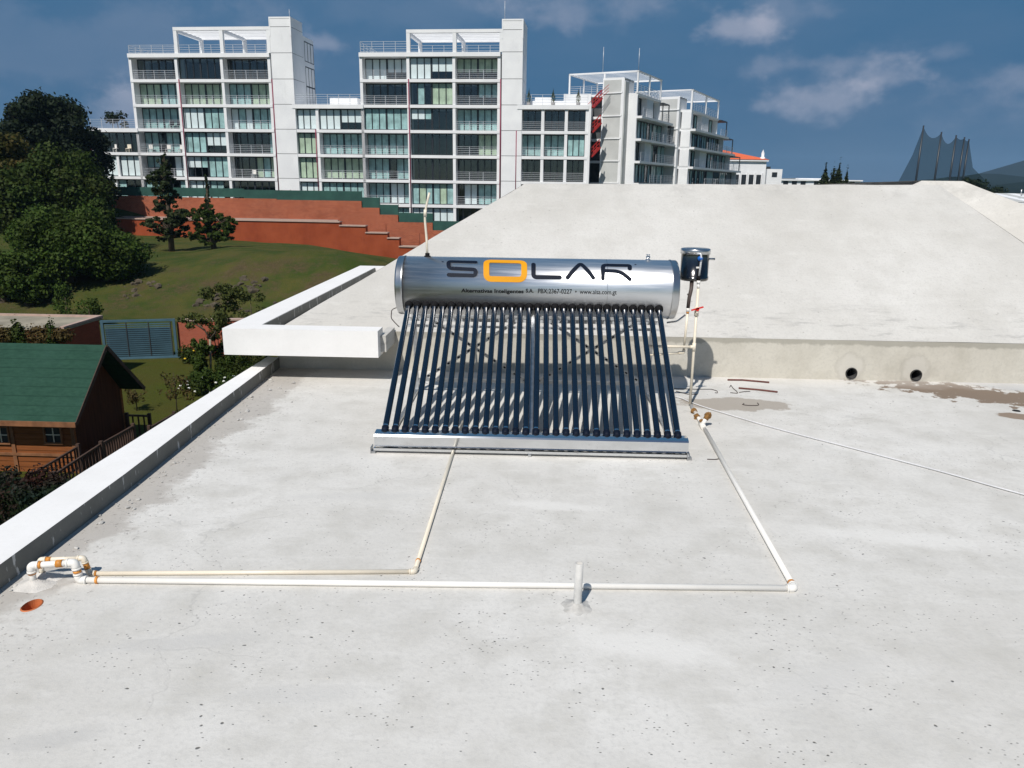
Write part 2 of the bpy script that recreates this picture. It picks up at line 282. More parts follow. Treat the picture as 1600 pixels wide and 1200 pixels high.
    t=NT('shaded_gable_boards'); s=t.sep(); w=t.math('FRACT',t.math('MULTIPLY',s[1],7)); c=t.mix(t.rng(t.noise(3,6,.6,t.map((1,6,.5))),.3,.7),(.050,.018,.010),(.095,.034,.018)); c=t.mix(t.rng(w,0,.12,.8,0),c,(.015,.006,.004)); m['gable']=t.fin(c,.75,0,.15)  # vertical boards darkened in colour to carry the gable's shaded side
    t=NT('green_shingles'); s=t.sep(); g=t.noise(5,5,.6,t.map((1.2,1,4))); r=t.math('FRACT',t.math('MULTIPLY',s[2],5.2)); c=t.mix(t.rng(g,.3,.7),(.013,.044,.030),(.023,.066,.045)); c=t.mix(t.rng(r,0,.14,.85,0),c,(.008,.030,.02)); c=t.mix(t.rng(t.noise(1.2,4),.5,.7,0,.4),c,(.026,.070,.052)); m['shingle']=t.fin(c,.85,0,.15)
    m['gate']=simple('blue_grey_gate',(.060,.125,.165),.5,.1,.15,2)
    m['gatepale']=simple('pale_sheet',(.17,.20,.24),.6,0,.2,.8)
    m['flatroof']=simple('flat_roof_screed',(.28,.25,.19),.9,0,.3,1.0)
    # ground
    t=NT('ground_soil_and_grass'); s=t.sep(); n=t.noise(.35,7,.65); f=t.noise(4,6,.7)
    lawn=t.mix(t.rng(f,.3,.7),(.040,.056,.007),(.070,.084,.013)); lawn=t.mix(t.rng(n,.35,.7),lawn,(.070,.062,.014))
    wild=t.mix(t.rng(n,.40,.60),(.078,.076,.020),(.038,.060,.012)); wild=t.mix(t.rng(f,.45,.8,0,.4),wild,(.060,.052,.018))
    soil=t.mix(t.rng(f,.3,.7),(.045,.034,.018),(.105,.076,.042))
    bank=t.math('MULTIPLY',t.rng(s[1],40.5,43),t.rng(s[1],50,47)); c=t.mix(t.rng(s[1],31.5,33),lawn,wild)
    c=t.mix(t.math('MULTIPLY',bank,t.rng(t.noise(.5,8,.75),.46,.62,0,.9)),c,soil)
    far=t.mix(t.rng(t.noise(.01,6,.6),.4,.6),(.028,.045,.022),(.055,.06,.035)); c=t.mix(t.rng(s[1],150,260),c,far)
    t.bump(t.math('ADD',f,t.noise(14,5,.7)),.6,.12); m['ground']=t.fin(c,.95,0,.1)
    t=NT('hill_forest'); c=t.mix(t.noise(.012,6,.6),(.007,.014,.012),(.014,.024,.018)); m['hill']=t.fin(c,.95,0,0.)
build_mats()
# ------------------------------------------------------------------ mesh builder
class MB:
    def __init__(s): s.v=[]; s.f=[]; s.m=[]; s.sm=[]
    def face(s,pts,mi=0,sm=False):
        i=len(s.v); s.v+= [Vector(p) for p in pts]; s.f.append(tuple(range(i,i+len(pts)))); s.m.append(mi); s.sm.append(sm)
    def box(s,x0,x1,y0,y1,z0,z1,mi=0,frame=None):
        if x0>x1:x0,x1=x1,x0
        if y0>y1:y0,y1=y1,y0
        if z0>z1:z0,z1=z1,z0
        p=[Vector(q) for q in ((x0,y0,z0),(x1,y0,z0),(x1,y1,z0),(x0,y1,z0),(x0,y0,z1),(x1,y0,z1),(x1,y1,z1),(x0,y1,z1))]
        if frame is not None: p=[frame@q for q in p]
        i=len(s.v); s.v+=p
        for q in ((3,2,1,0),(4,5,6,7),(0,1,5,4),(1,2,6,5),(2,3,7,6),(3,0,4,7)): s.f.append(tuple(i+k for k in q)); s.m.append(mi); s.sm.append(False)
    def bar(s,a,b,w,h,mi=0,up=(0,0,1)):
        a=Vector(a);b=Vector(b);d=(b-a);L=d.length; d.normalize(); up=Vector(up)
        if abs(d.dot(up))>.98: up=Vector((0,1,0))
        r=d.cross(up).normalized(); u=r.cross(d)
        fr=Matrix((r,d,u)).transposed().to_4x4(); fr.translation=a
        s.box(-w/2,w/2,0,L,-h/2,h/2,mi,fr)
    def tube(s,pts,r,n=10,mi=0,cap=True):
        pts=[Vector(p) for p in pts]; k=len(pts); rs=r if isinstance(r,(list,tuple)) else [r]*k
        prev=None; rings=[]
        for j,p in enumerate(pts):
            t=(pts[min(j+1,k-1)]-pts[max(j-1,0)]).normalized()
            if prev is None:
                a=Vector((0,0,1)) if abs(t.z)<.9 else Vector((1,0,0)); x=t.cross(a).normalized()
            else:
                x=prev-t*prev.dot(t); x.normalize()
            prev=x; y=t.cross(x); i=len(s.v); rings.append(i)
            for q in range(n):
                an=2*math.pi*q/n; s.v.append(p+(x*math.cos(an)+y*math.sin(an))*rs[j])
        for j in range(k-1):
            for q in range(n):
                a,b=rings[j]+q,rings[j]+(q+1)%n; c,d=rings[j+1]+(q+1)%n,rings[j+1]+q
                s.f.append((a,b,c,d)); s.m.append(mi); s.sm.append(True)
        if cap:
            s.f.append(tuple(rings[0]+q for q in reversed(range(n)))); s.m.append(mi); s.sm.append(False)
            s.f.append(tuple(rings[-1]+q for q in range(n))); s.m.append(mi); s.sm.append(False)
    def lathe(s,prof,o,ax,n=32,mi=0):
        # prof: (distance along axis, radius)
        ax=Vector(ax).normalized(); o=Vector(o); a=Vector((0,0,1)) if abs(ax.z)<.9 else Vector((1,0,0)); x=ax.cross(a).normalized(); y=ax.cross(x); rings=[]
        for (d,r) in prof:
            i=len(s.v); rings.append(i)
            for q in range(n):
                an=2*math.pi*q/n; s.v.append(o+ax*d+(x*math.cos(an)+y*math.sin(an))*r)
        for j in range(len(prof)-1):
            for q in range(n):
                s.f.append((rings[j]+q,rings[j]+(q+1)%n,rings[j+1]+(q+1)%n,rings[j+1]+q)); s.m.append(mi); s.sm.append(True)
    def prism(s,poly,vec,mi=0):
        vec=Vector(vec); a=[Vector(p) for p in poly]; b=[p+vec for p in a]; n=len(a)
        s.face(a[::-1],mi); s.face(b,mi)
        for i in range(n): s.face((a[i],a[(i+1)%n],b[(i+1)%n],b[i]),mi)
    def blob(s,c,r,mi=0,rough=.25,sub=2,seed=0):
        bm=bmesh.new(); bmesh.ops.create_icosphere(bm,subdivisions=sub,radius=1.0); c=Vector(c); i=len(s.v)
        rr=Vector(r) if not isinstance(r,(int,float)) else Vector((r,r,r))
        for v in bm.verts:
            k=1+rough*noise.noise(v.co*2.2+Vector((seed,seed*1.7,0)))*2
            s.v.append(c+Vector((v.co.x*rr.x,v.co.y*rr.y,v.co.z*rr.z))*k)
        for f in bm.faces: s.f.append(tuple(i+q.index for q in f.verts)); s.m.append(mi); s.sm.append(False)
        bm.free()
    def mesh(s,name,mats):
        me=bpy.data.meshes.new(name); me.from_pydata([tuple(v) for v in s.v],[],s.f); 
        for m in (mats if isinstance(mats,(list,tuple)) else [mats]): me.materials.append(MAT[m] if isinstance(m,str) else m)
        me.polygons.foreach_set('material_index',s.m); me.polygons.foreach_set('use_smooth',s.sm); me.update(); return me
def place(name,me,parent=None,loc=(0,0,0),rotz=0.):
    o=bpy.data.objects.new(name,me); COL.objects.link(o); o.location=loc; o.rotation_euler=(0,0,rotz)
    if parent is not None: o.parent=parent
    return o
def part(name,mb,mats,parent=None,world=False,root=None,bevel=0):
    if world and (root or parent) is not None:
        inv=(root or parent).matrix_basis.inverted(); mb.v=[inv@v for v in mb.v]
    o=place(name,mb.mesh(name,mats),parent)
    if bevel:
        b=o.modifiers.new('bevel','BEVEL'); b.width=bevel; b.segments=2; b.limit_method='ANGLE'; b.angle_limit=rad(40)
    return o
def thing(name,label,cat,loc=(0,0,0),rotz=0.,group=None):
    o=bpy.data.objects.new(name,None); COL.objects.link(o); o.location=loc; o.rotation_euler=(0,0,rotz); o.empty_display_size=.2
    return tag(o,label,cat,group)
def tag(o,label,cat,group=None,kind=None):
    if label: o['label']=label
    if cat: o['category']=cat
    if group: o['group']=group
    if kind: o['kind']=kind
    return o
def single(name,mb,mats,label,cat,base,group=None,bevel=0):
    # a thing that is one mesh, with its origin at its base
    b=Vector(base); mb.v=[v-b for v in mb.v]; o=place(name,mb.mesh(name,mats),None,b)
    if bevel:
        q=o.modifiers.new('bevel','BEVEL'); q.width=bevel; q.segments=2; q.limit_method='ANGLE'; q.angle_limit=rad(40)
    return tag(o,label,cat,group)
def structure(name,mb,mats,kind='structure'):
    o=place(name,mb.mesh(name,mats)); o['kind']=kind; return o
def fillet(pts,r=.05,n=6):
    pts=[Vector(p) for p in pts]; out=[pts[0]]
    for i in range(1,len(pts)-1):
        a,b,c=pts[i-1],pts[i],pts[i+1]; d1=(a-b); d2=(c-b); q=min(r,d1.length*.45,d2.length*.45); p1=b+d1.normalized()*q; p2=b+d2.normalized()*q
        for k in range(n+1):
            t=k/n; out.append(p1*(1-t)**2+b*2*t*(1-t)+p2*t*t)
    out.append(pts[-1]); return out
def plane_with_holes(name,outer,holes,mats,parent,normal):
    bm=bmesh.new(); edges=[]
    for loop in [outer]+holes:
        vs=[bm.verts.new(p) for p in loop]
        for i in range(len(vs)): edges.append(bm.edges.new((vs[i],vs[(i+1)%len(vs)])))
    bmesh.ops.triangle_fill(bm,use_beauty=True,use_dissolve=False,edges=edges,normal=normal)
    for f in bm.faces:
        f.normal_update()
        if f.normal.dot(Vector(normal))<0: f.normal_flip()
    me=bpy.data.meshes.new(name); bm.to_mesh(me); bm.free(); me.materials.append(MAT[mats]); return place(name,me,parent)
# ================================================================== THE TERRAIN
def sst(a,b,x):
    t=max(0,min(1,(x-a)/(b-a))); return t*t*(3-2*t)
def lerp_tab(tab,x):
    if x<=tab[0][0]: return tab[0][1]
    for (a,va),(b,vb) in zip(tab,tab[1:]):
        if x<=b: return va+(vb-va)*(x-a)/(b-a)
    return tab[-1][1]
ZG=-5.5
def ground_h(X,Y):
    if Y<36: base=ZG
    t=X/max(Y,1.)
    brow=lerp_tab([(-.75,-3.4),(-.54,-3.5),(-.46,-3.2),(-.40,-2.55),(-.26,-2.6),(-.21,-3.1),(-.17,-4.0),(-.10,-5.2),(0,-6.0)],t)
    wallb=lerp_tab([(-.7,-4.2),(-.54,-4.6),(-.3,-5.2),(-.2,-6.6),(-.1,-7.5),(.1,-8)],t)
    z=ZG+(brow-ZG)*sst(40.5,50,Y)
    z+=(wallb-brow)*max(0,min(1,(Y-50)/38))
    # hillside on the far left, under the wood
    hl=sst(-.52,-.70,t)*sst(42,75,Y); z+=hl*2.5
    if Y>88.8:
        z+=(lerp_tab([(-24,-1.2),(-22.5,-2.2),(-19,-3.6),(-15,-4.6),(-10,-5.4),(0,-6)],X)-z)*(1.0 if X<0 else max(0,1-X/14))*sst(90.5,91.5,Y)
        z+=(-9-z)*sst(120,260,Y)
    z+=.12*noise.noise(Vector((X*.25,Y*.25,0)))*sst(33,40,Y)+.25*noise.noise(Vector((X*.12,Y*.12,3)))*sst(40,50,Y)
    if 40<Y<50: z+=.16*noise.noise(Vector((X*.7,Y*.7,8)))
    return z
def build_ground():
    xs=[-3300,-2500,-1200,-600,-300,-180,-130,-100]; xs+=[-90+1.0*i for i in range(0,91)]; xs+=[4,8,12,20,30,45,60,90,140,220,400,800,1600,3300]
    ys=[-600,-300,-60,-20,0,6,10,14,18,22,26,29,31,32]; ys+=[33+.75*i for i in range(0,28)]; ys+=[54+2*i for i in range(0,18)]; ys+=[88.8,89.5,90.5,91.5,95,105,120,150,200,260,400,700,1200,2200,3400]
    mb=MB(); nx=len(xs)
    for y in ys:
        for x in xs: mb.v.append(Vector((x,y,ground_h(x,y))))
    for j in range(len(ys)-1):
        for i in range(nx-1):
            a=j*nx+i; mb.f.append((a,a+1,a+1+nx,a+nx)); mb.m.append(0); mb.sm.append(True)
    structure('ground',mb,'ground')
build_ground()
def build_hills():
    # low wooded ridges beyond the golf range, real ground a long way off
    mb=MB()
    def ridge(pts,Y,depth,zb):
        n=len(pts)
        for i in range(n-1):
            for (ya,fa,yb,fb) in ((Y-depth,0,Y-depth*.5,.55),(Y-depth*.5,.55,Y,1),(Y,1,Y+depth,0)):
                q=[]
                for (px,py),yy,ff in ((pts[i],ya,fa),(pts[i+1],ya,fa),(pts[i+1],yb,fb),(pts[i],yb,fb)):
                    top=gy(px,py,Y); q.append(Vector((top.x,yy,zb+(top.z-zb)*ff)))
                mb.face(q,0,True)
    def prof(p0,p1,seed,amp):
        out=[]; 
        for k in range(len(p0)-1):
            (ax,ay),(bx,by)=p0[k],p0[k+1]
            for j in range(8):
                t=j/8; x=ax+(bx-ax)*t; out.append((x,ay+(by-ay)*t+amp*noise.noise(Vector((x*.03,seed,0)))))
        out.append(p0[-1]); return out
    ridge(prof([(1300,286),(1420,283),(1500,276),(1530,271),(1560,272),(1600,280),(1700,286)],0,1,1.5),1500,500,-11)
    ridge(prof([(1200,287),(1330,285),(1450,284),(1560,291),(1600,284),(1720,280),(1900,284)],0,5,1.2),900,300,-11)
    ridge(prof([(1440,292),(1520,290),(1580,262),(1640,238),(1800,234),(2000,240)],0,9,2.0),2300,700,-11)
    structure('hills',mb,'hill')
build_hills()
# ================================================================== OUR HOUSE ROOF
house=thing('house','pale concrete flat roof deck with white parapets and sloped concrete roof behind','house',(0,4,ZG))
def hw(name,mb,mats,bevel=0,parent=None): return part(name,mb,mats,parent or house,world=True,root=house,bevel=bevel)
YW=7.9; ZW=.42
def circ(c,r,axis,n=28,ry=None):
    c=Vector(c); ry=ry or r
    if axis=='z': return [c+Vector((math.cos(2*math.pi*i/n)*r,math.sin(2*math.pi*i/n)*ry,0)) for i in range(n)]
    return [c+Vector((math.cos(2*math.pi*i/n)*r,0,math.sin(2*math.pi*i/n)*ry)) for i in range(n)]
inv=house.matrix_basis.inverted()
clay=gz(50,946); small=gz(1588,642)
def build_house():
    # deck sheet, with the two drain openings really cut through it
    outer=[(-2.86,-4,0),(9,-4,0),(9,YW,0),(-2.86,YW,0)]
    plane_with_holes('roof_deck',[inv@Vector(p) for p in outer],[[inv@p for p in circ(clay,.043,'z',28,.058)],[inv@p for p in circ(small,.035,'z')]],'deck',house,(0,0,1))
    for c,rx,ry,mt,nm in ((clay,.043,.058,'clay','drain_opening'),(small,.035,.035,'blackhole','drain_opening')):
        mb=MB(); a=circ(c+Vector((0,0,-.001)),rx,'z',28,ry); b=circ(c+Vector((0,0,.004)),rx*.9,'z',28,ry*.9); d=circ(c+Vector((0,0,-.06 if mt=='clay' else -.2)),rx*.85,'z',28,ry*.85)
        for i in range(28):
            j=(i+1)%28; mb.face((a[i],a[j],b[j],b[i]),0,True); mb.face((b[i],b[j],d[j],d[i]),0,True)
        mb.face(d)
        o=hw(nm,mb,mt); 
        if mt=='clay': o['label']='orange clay drain opening set in the deck'
    # lower left parapet: follows the photo's slightly tapering width
    ys=[-4,0,1.5,3.28,4.5,6.0,YW]; xin=[-2.50,-2.53,-2.56,-2.60,-2.625,-2.69,-2.765]; xout=[-2.86,-2.86,-2.86,-2.88,-2.90,-2.895,-2.885]
    zt=.118; mb=MB(); mc=MB()
    for i in range(len(ys)-1):
        y0,y1=ys[i],ys[i+1]; a,b=xin[i],xin[i+1]; c,d=xout[i],xout[i+1]
        mb.face(((a,y0,-.02),(b,y1,-.02),(b,y1,zt),(a,y0,zt)))
        mc.face(((a,y0,zt),(b,y1,zt),(d,y1,zt+.004),(c,y0,zt+.004))); mc.face(((c,y0,zt+.004),(d,y1,zt+.004),(d,y1,ZG),(c,y0,ZG)))
    hw('parapet_inner_face',mb,'rawpar'); hw('parapet',mc,'whitepar')
    # house body below the deck on the right and rear
    mb=MB(); mb.box(-2.84,9,-4.2,20,ZG,-.07); mb.box(-2.80,8.6,YW+.28,9.9,-.07,.40); hw('wall',mb,'whitepar')
    # back wall with two round overflow pipes
    x0=-2.78; x1=12
    holes=[]; hc=[gy(1330,583,YW),gy(1431,586,YW)]
    for c in hc: holes.append([inv@p for p in circ(c,.052,'y')])
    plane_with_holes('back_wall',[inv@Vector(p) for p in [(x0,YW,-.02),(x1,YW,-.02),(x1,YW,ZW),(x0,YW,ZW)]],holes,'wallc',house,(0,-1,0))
    for c in hc:
        mb=MB(); mb.lathe([(.0,.060),(-.012,.060),(-.012,.050),(.26,.050)],c,(0,1,0),24)
        mb.face(circ(c+Vector((0,.26,0)),.05,'y')); o=hw('overflow_pipe',mb,'blackhole')
    # sloped roof: hipped at the left, flat on top
    YR=10.3; ZR=gy(820,287,YR).z; L0=Vector((x0+.02,YW,ZW)); T0=gy(820,287,YR); T1=gy(1425,289,YR)
    P=Vector((1425,0,0)); mb=MB(); n=40; rows=14
    B2=Vector((12,YW,ZW)); nrm=(B2-L0).cross(T0-L0).normalized()
    def onmain(px,py,off=.0):
        d=ray(px,py); return C0+d*((L0-C0).dot(nrm)/d.dot(nrm))
    V1=onmain(1468,290); V2=onmain(1836,540); T2=V1.copy(); B2=V2.copy(); B2.z=ZW; K=onmain(1425,289)
    grid=[]
    for j in range(rows+1):
        t=j/rows; a=L0.lerp(T0,t); b=B2.lerp(T2,t)
        for i in range(n+1):
            p=a.lerp(b,i/n); p.z+=.010*noise.noise(Vector((p.x*1.3,p.y*2,0)))*(1 if 0<j<rows else .4)
            if j==rows: p.z=T0.z+(T1.z-T0.z)*(p.x-T0.x)/(T1.x-T0.x)+.006*noise.noise(Vector((p.x*2.2,7,0)))
            grid.append(p)
    base=len(mb.v); mb.v+=grid
    for j in range(rows):
        for i in range(n):
            a=base+j*(n+1)+i; mb.f.append((a,a+1,a+n+2,a+n+1)); mb.m.append(0); mb.sm.append(True)
    # left hip face, top and rear
    TB=Vector((T0.x,16,ZR)); LB=Vector((x0+.02,18.4,ZW))
    mb.face((L0,T0,TB,LB)); mb.face((T0,T2,Vector((T2.x,16,ZR)),TB)); mb.face((LB,TB,Vector((T2.x,16,ZR)),Vector((12,18.4,ZW))))
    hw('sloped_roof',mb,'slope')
    # angled wing of the roof on the right
    A=onmain(1440,282.3); B=gy(1505,283,10.33)
    pn=(V2-V1).cross(B-V1).normalized()
    def onw(px,py):
        d=ray(px,py); return C0+d*((V1-C0).dot(pn)/d.dot(pn))
    S2=onw(1760,382); S3=onw(2400,632)
    mb=MB()
    def sheet(a,b,c,d,n=10):
        i0=len(mb.v)
        for j in range(n+1):
            for i in range(n+1):
                p=a.lerp(b,i/n).lerp(d.lerp(c,i/n),j/n); mb.v.append(p+pn*.006*noise.noise(p*2.3))
        for j in range(n):
            for i in range(n):
                q=i0+j*(n+1)+i; mb.f.append((q,q+1,q+n+2,q+n+1)); mb.m.append(0); mb.sm.append(True)
    sheet(V1,B,S2,V2.lerp(V1,.2)); sheet(V2.lerp(V1,.2),S2,S3,V2)
    mb.face((K,V1,B,A)); e=Vector((0,4,-.05)); mb.face((A,B,B+e,A+e)); mb.face((B,S2,S2+e,B+e)); mb.face((S2,S3,S3+e,S2+e))
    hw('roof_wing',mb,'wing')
    # upper left parapet, an L that overhangs the lower deck
    zt=.53; yf=gz(348,513,zt).y; xo=-3.11; xi=-2.80; xe=gy(590,519,yf).x; zb=gy(350,554,yf).z; yb=gz(560,415,zt).y
    mb=MB(); mb.box(xo,xi,yf+.24,yb,zb,zt); mb.box(xo,xe,yf,yf+.24,zb,zt); mb.box(xi,-2.2,yb-.28,yb,zb+.1,zt)
    hw('overhanging_parapet',mb,'whitepar')
    mb=MB(); mb.box(xi+.001,xi+.012,yf+.24,yb-.28,.36,zt-.004); hw('parapet_inner_face',mb,'rawpar')
    mb=MB(); mb.box(xi+.012,xe-.02,yf+.24,YW,.30,.425); mb.box(xe-.02,xe+.055,yf+.12,YW,.30,.462); mb.box(xi,-1.6,YW-.001,9,.3,.41)
    hw('gutter_ledge',mb,'slope')
    mb=MB(); mb.box(-2.80,-2.5,yb-3.6,yb-.3,ZW-.05,ZW+.012); hw('gutter_ledge',mb,'slope')
    # round-cornered concrete haunch under the ledge end
    return yf,xe
build_house()
# ================================================================== SOLAR WATER HEATER
HX,HY=-0.045,5.385
heater=thing('solar_water_heater','silver roof solar water heater with thirty dark vacuum tubes and a printed steel tank','water heater',(HX,HY,0),rad(.45))
TY,TZ,TR=1.475,1.047,.258; TL=2.455; TX0=-1.203; TX1=TX0+TL
def build_heater():
    # tank
    mb=MB(); n=72; mb.lathe([(0,TR-.002),(.0,TR),(TL-.12,TR)],(TX0+.06,TY,TZ),(1,0,0),n)
    tank=part('tank',mb,'steel',heater)
    for s,xx in ((-1,TX0+.06),(1,TX1-.06)):
        mb=MB(); mb.lathe([(-.002,TR+.004),(.008,TR+.006),(.014,TR+.002),(.05,TR+.002),(.060,TR-.004),(.066,TR-.02),(.068,.02),(.068,.0005)],(xx,TY,TZ),(s,0,0),n)
        part('end_cap',mb,'capsteel',tank)
    mb=MB(); mb.lathe([(0,TR+.0012),(.004,TR+.0012)],(TX1-.62,TY,TZ),(1,0,0),n); part('seam',mb,'capsteel',tank)
    # lettering, laid on the curved steel
    H=heater.matrix_basis; Hi=H.inverted(); o=Hi@C0
    def cyl(px,py):
        d=(Hi.to_3x3()@ray(px,py)); a=d.y*d.y+d.z*d.z; b=2*((o.y-TY)*d.y+(o.z-TZ)*d.z); c=(o.y-TY)**2+(o.z-TZ)**2-TR**2
        disc=max(0,b*b-4*a*c); t=(-b-math.sqrt(disc))/(2*a); p=o+d*t; return (p.x, math.atan2(p.z-TZ,-(p.y-TY))*TR)
    def wrap(x,sv,off): a=sv/TR; r=TR+off; return Vector((x,TY-math.cos(a)*r,TZ+math.sin(a)*r))
    def stroke(px,w,mat,name='letter',closed=False,rr=.03):
        p=[cyl(*q) for q in px]; p=[Vector((a,b,0)) for a,b in p]
        if closed:
            m=(p[0]+p[-1])/2; p=fillet([m]+p+[m],rr,8)
            p=[v for i,v in enumerate(p) if i==0 or (v-p[i-1]).length>1e-5]
        else: p=fillet(p,rr,7)
        q=[p[0]]
        for a,b in zip(p,p[1:]):
            k=max(1,int((b-a).length/.018)); q+=[a.lerp(b,(j+1)/k) for j in range(k)]
        mb=MB(); L_=[];R_=[]
        N_=len(q)
        for i in range(N_):
            a=q[max(0,i-1)]; b=q[min(N_-1,i+1)]
            if closed and (i==0 or i==N_-1): a=q[-2]; b=q[1]
            t=(b-a); 
            if t.length<1e-6: t=Vector((1,0,0))
            t.normalize(); nn=Vector((-t.y,t.x,0)); L_.append(q[i]+nn*w/2); R_.append(q[i]-nn*w/2)
        for i in range(N_-1): mb.face([wrap(v.x,v.y,.0022) for v in (L_[i],R_[i],R_[i+1],L_[i+1])])
        if not closed:
            for c,e in ((q[0],L_[0]),(q[-1],R_[-1])):
                f=[]; v=e-c
                for k in range(9):
                    an=math.pi*k/8; f.append(c+Vector((v.x*math.cos(an)-v.y*math.sin(an),v.x*math.sin(an)+v.y*math.cos(an),0)))
                mb.face([wrap(z.x,z.y,.0022) for z in f])
        part(name,mb,mat,tank)
    stroke([(743,409.5),(700.5,408.5),(701,419),(743,421),(743,430.5),(701,429.5)],.034,'navy',rr=.028)
    stroke([(760,408),(819,409.3),(819,437),(760,435.7)],.050,'gold',closed=True,rr=.055)
    stroke([(833.5,413),(833.5,433),(874.5,433.5)],.038,'navy',rr=.03)
    stroke([(887,433.5),(907,412),(927,434)],.037,'navy',rr=.02)
    stroke([(942,435),(942,414),(984,415),(984,420)],.037,'navy',rr=.035); stroke([(945,423),(968,424),(984,436)],.037,'navy',rr=.12)
    for q in ((691,409),(992.3,413.5)):
        stroke([q,(q[0]+1.2,q[1])],.010,'navy')
    def text(s,px0,px1,py,mat='rubber',ht=.040,bold=.02):
        cu=bpy.data.curves.new('lettering','FONT'); cu.body=s; cu.size=1; cu.offset=bold; ob=bpy.data.objects.new('lettering_tmp',cu); COL.objects.link(ob)
        dg=bpy.context.evaluated_depsgraph_get(); dg.update(); me=bpy.data.meshes.new_from_object(ob.evaluated_get(dg)); bpy.data.objects.remove(ob)
        a=cyl(px0,py); b=cyl(px1,py); xs=[v.co.x for v in me.vertices]; sc=(b[0]-a[0])/(max(xs)-min(xs))
        for v in me.vertices:
            x=a[0]+(v.co.x-min(xs))*sc; sv=a[1]+v.co.y*ht; v.co=wrap(x,sv,.0024)
        me.materials.clear(); me.materials.append(MAT[mat]); me.name='lettering'; place('lettering',me,tank)
    text('Alternativas Inteligentes',720.5,818,456.5,ht=.044); text('S.A.',821.5,833.5,457,ht=.046); text('PBX:2367-0227  \u2022  www.aisa.com.gt',840.5,963.5,458,ht=.056,bold=.006)
    # vent pipe and relief fitting on top
    a=Hi@gy(668,398,HY+TY); pts=[Hi@gy(x,y,HY+TY) for x,y in [(668,397),(666.5,372),(664,345),(664,333),(667,318),(671,301)]]
    mb=MB(); mb.lathe([(0,.030),(.012,.030),(.014,.020),(.035,.020),(.037,.014)],(pts[0].x,TY,TZ+TR-.006),(0,0,1),16); part('vent_socket',mb,'rubber',heater)
    mb=MB(); mb.tube(fillet([Vector((pts[0].x,TY,TZ+TR))]+pts[1:],.03),[.0105]*0 or .0105,10); mb.tube([pts[3]+Vector((0,0,-.03)),pts[3]+Vector((.004,0,.03))],.0145,10); part('vent_pipe',mb,'cpvc',heater)
    b=Hi@gy(1013,400,HY+TY); mb=MB(); mb.lathe([(0,.024),(.008,.024),(.010,.013),(.022,.013),(.024,.019),(.036,.019),(.038,.010),(.044,.010),(.046,.017),(.052,.017),(.053,.0005)],(b.x,TY,TZ+TR-.004),(0,0,1),14); part('relief_valve',mb,'chrome',heater)
    # thirty vacuum tubes
    ang=math.atan2(TZ-.150,TY-.035); d=Vector((0,math.cos(ang),math.sin(ang))); L=(Vector((0,TY,TZ))-Vector((0,.035,.150))).length-TR+.04
    mb=MB(); mb.tube([(0,0,0),d*.02,d*(L-.02),d*L],[.018,.0232,.0232,.0232],20); tm=mb.mesh('vacuum_tube','tube')
    mb=MB(); mb.lathe([(L-.085,.0225),(L-.078,.032),(L-.055,.0365),(L-.02,.0365),(L,.032)],(0,0,0),d,20); rm=mb.mesh('sealing_ring','rubber')
    mb=MB(); mb.lathe([(-.012,.0005),(-.012,.022),(-.006,.026),(.034,.027),(.036,.0232)],(0,0,0),d,18); cm=mb.mesh('tube_cup','cupm' if False else 'navy')
    mb=MB(); mb.lathe([(.036,.0236),(.048,.0236)],(0,0,0),d,18); bm_=mb.mesh('clip_band','chrome')
    for i in range(30):
        x=(i-14.5)*.0750
        t=place('vacuum_tube',tm,heater,(x,.035,.150)); place('sealing_ring',rm,t); place('tube_cup',cm,t); 
        if random.random()<.6: place('clip_band',bm_,t)
    # bottom manifold and rail
    mb=MB(); x0,x1=-1.155,1.155
    prof=[(-.020,.045),(-.032,.050),(-.036,.060),(-.036,.128),(-.028,.140),(.010,.150),(.060,.152),(.072,.140),(.072,.050)]
    mb.prism([(x0,a,b) for a,b in prof],(x1-x0,0,0)); part('tube_rack',mb,'chrome',heater)
    mb=MB(); mb.box(x0-.004,x1+.004,-.050,-.012,.020,.040); mb.box(x0-.004,x1+.004,-.012,-.008,.005,.030); part('base_rail',mb,'chrome',heater)
    for x in (x0-.008,-.005,x1+.008):
        mb=MB(); w=.018 if abs(x)>.5 else .011; mb.box(x-w,x+w,-.058,-.006,-.0,.018); mb.box(x-w,x-w+.006,-.062,.02,0,.046 if abs(x)>.5 else .02); part('foot',mb,'galv',heater)
    # sloping rails under the tubes, rear legs, cross rails and perforated braces
    off=Vector((0,math.sin(ang),-math.cos(ang)))*.055
    for x in (-1.10,-.0,1.10):
        mb=MB(); a=Vector((x,.05,.10))+off*.2; b=Vector((x,TY,TZ))-d*.22+off; mb.bar(a,b,.034,.018); part('sloping_rail',mb,'galv',heater)
        mb=MB(); mb.bar((x,TY+.22,.0),(x,TY+.16,TZ-.19),.036,.030); part('rear_leg',mb,'galv',heater)
        mb=MB(); mb.box(x-.018,x+.018,-.01,TY+.24,.004,.026) if False else mb.bar((x,.06,.015),(x,TY+.22,.015),.03,.022); part('floor_rail',mb,'galv',heater)
    mb=MB(); mb.box(-1.12,1.12,-.012,.026,-.014,.014,0,Matrix.Translation((0,TY-.16,TZ-TR-.02))); mb.box(-1.12,1.12,-.012,.026,-.010,.010,0,Matrix.Translation((0,TY-.18,TZ-TR-.075))); mb.box(-1.12,1.12,-.01,.02,-.012,.012,0,Matrix.Translation((0,TY+.10,TZ-TR-.035))); part('cradle_rail',mb,'chrome',heater)
    mb=MB(); mb.bar((-1.10,TY+.215,.12),(1.10,TY+.215,.12),.02,.03); part('rear_rail',mb,'galv',heater)
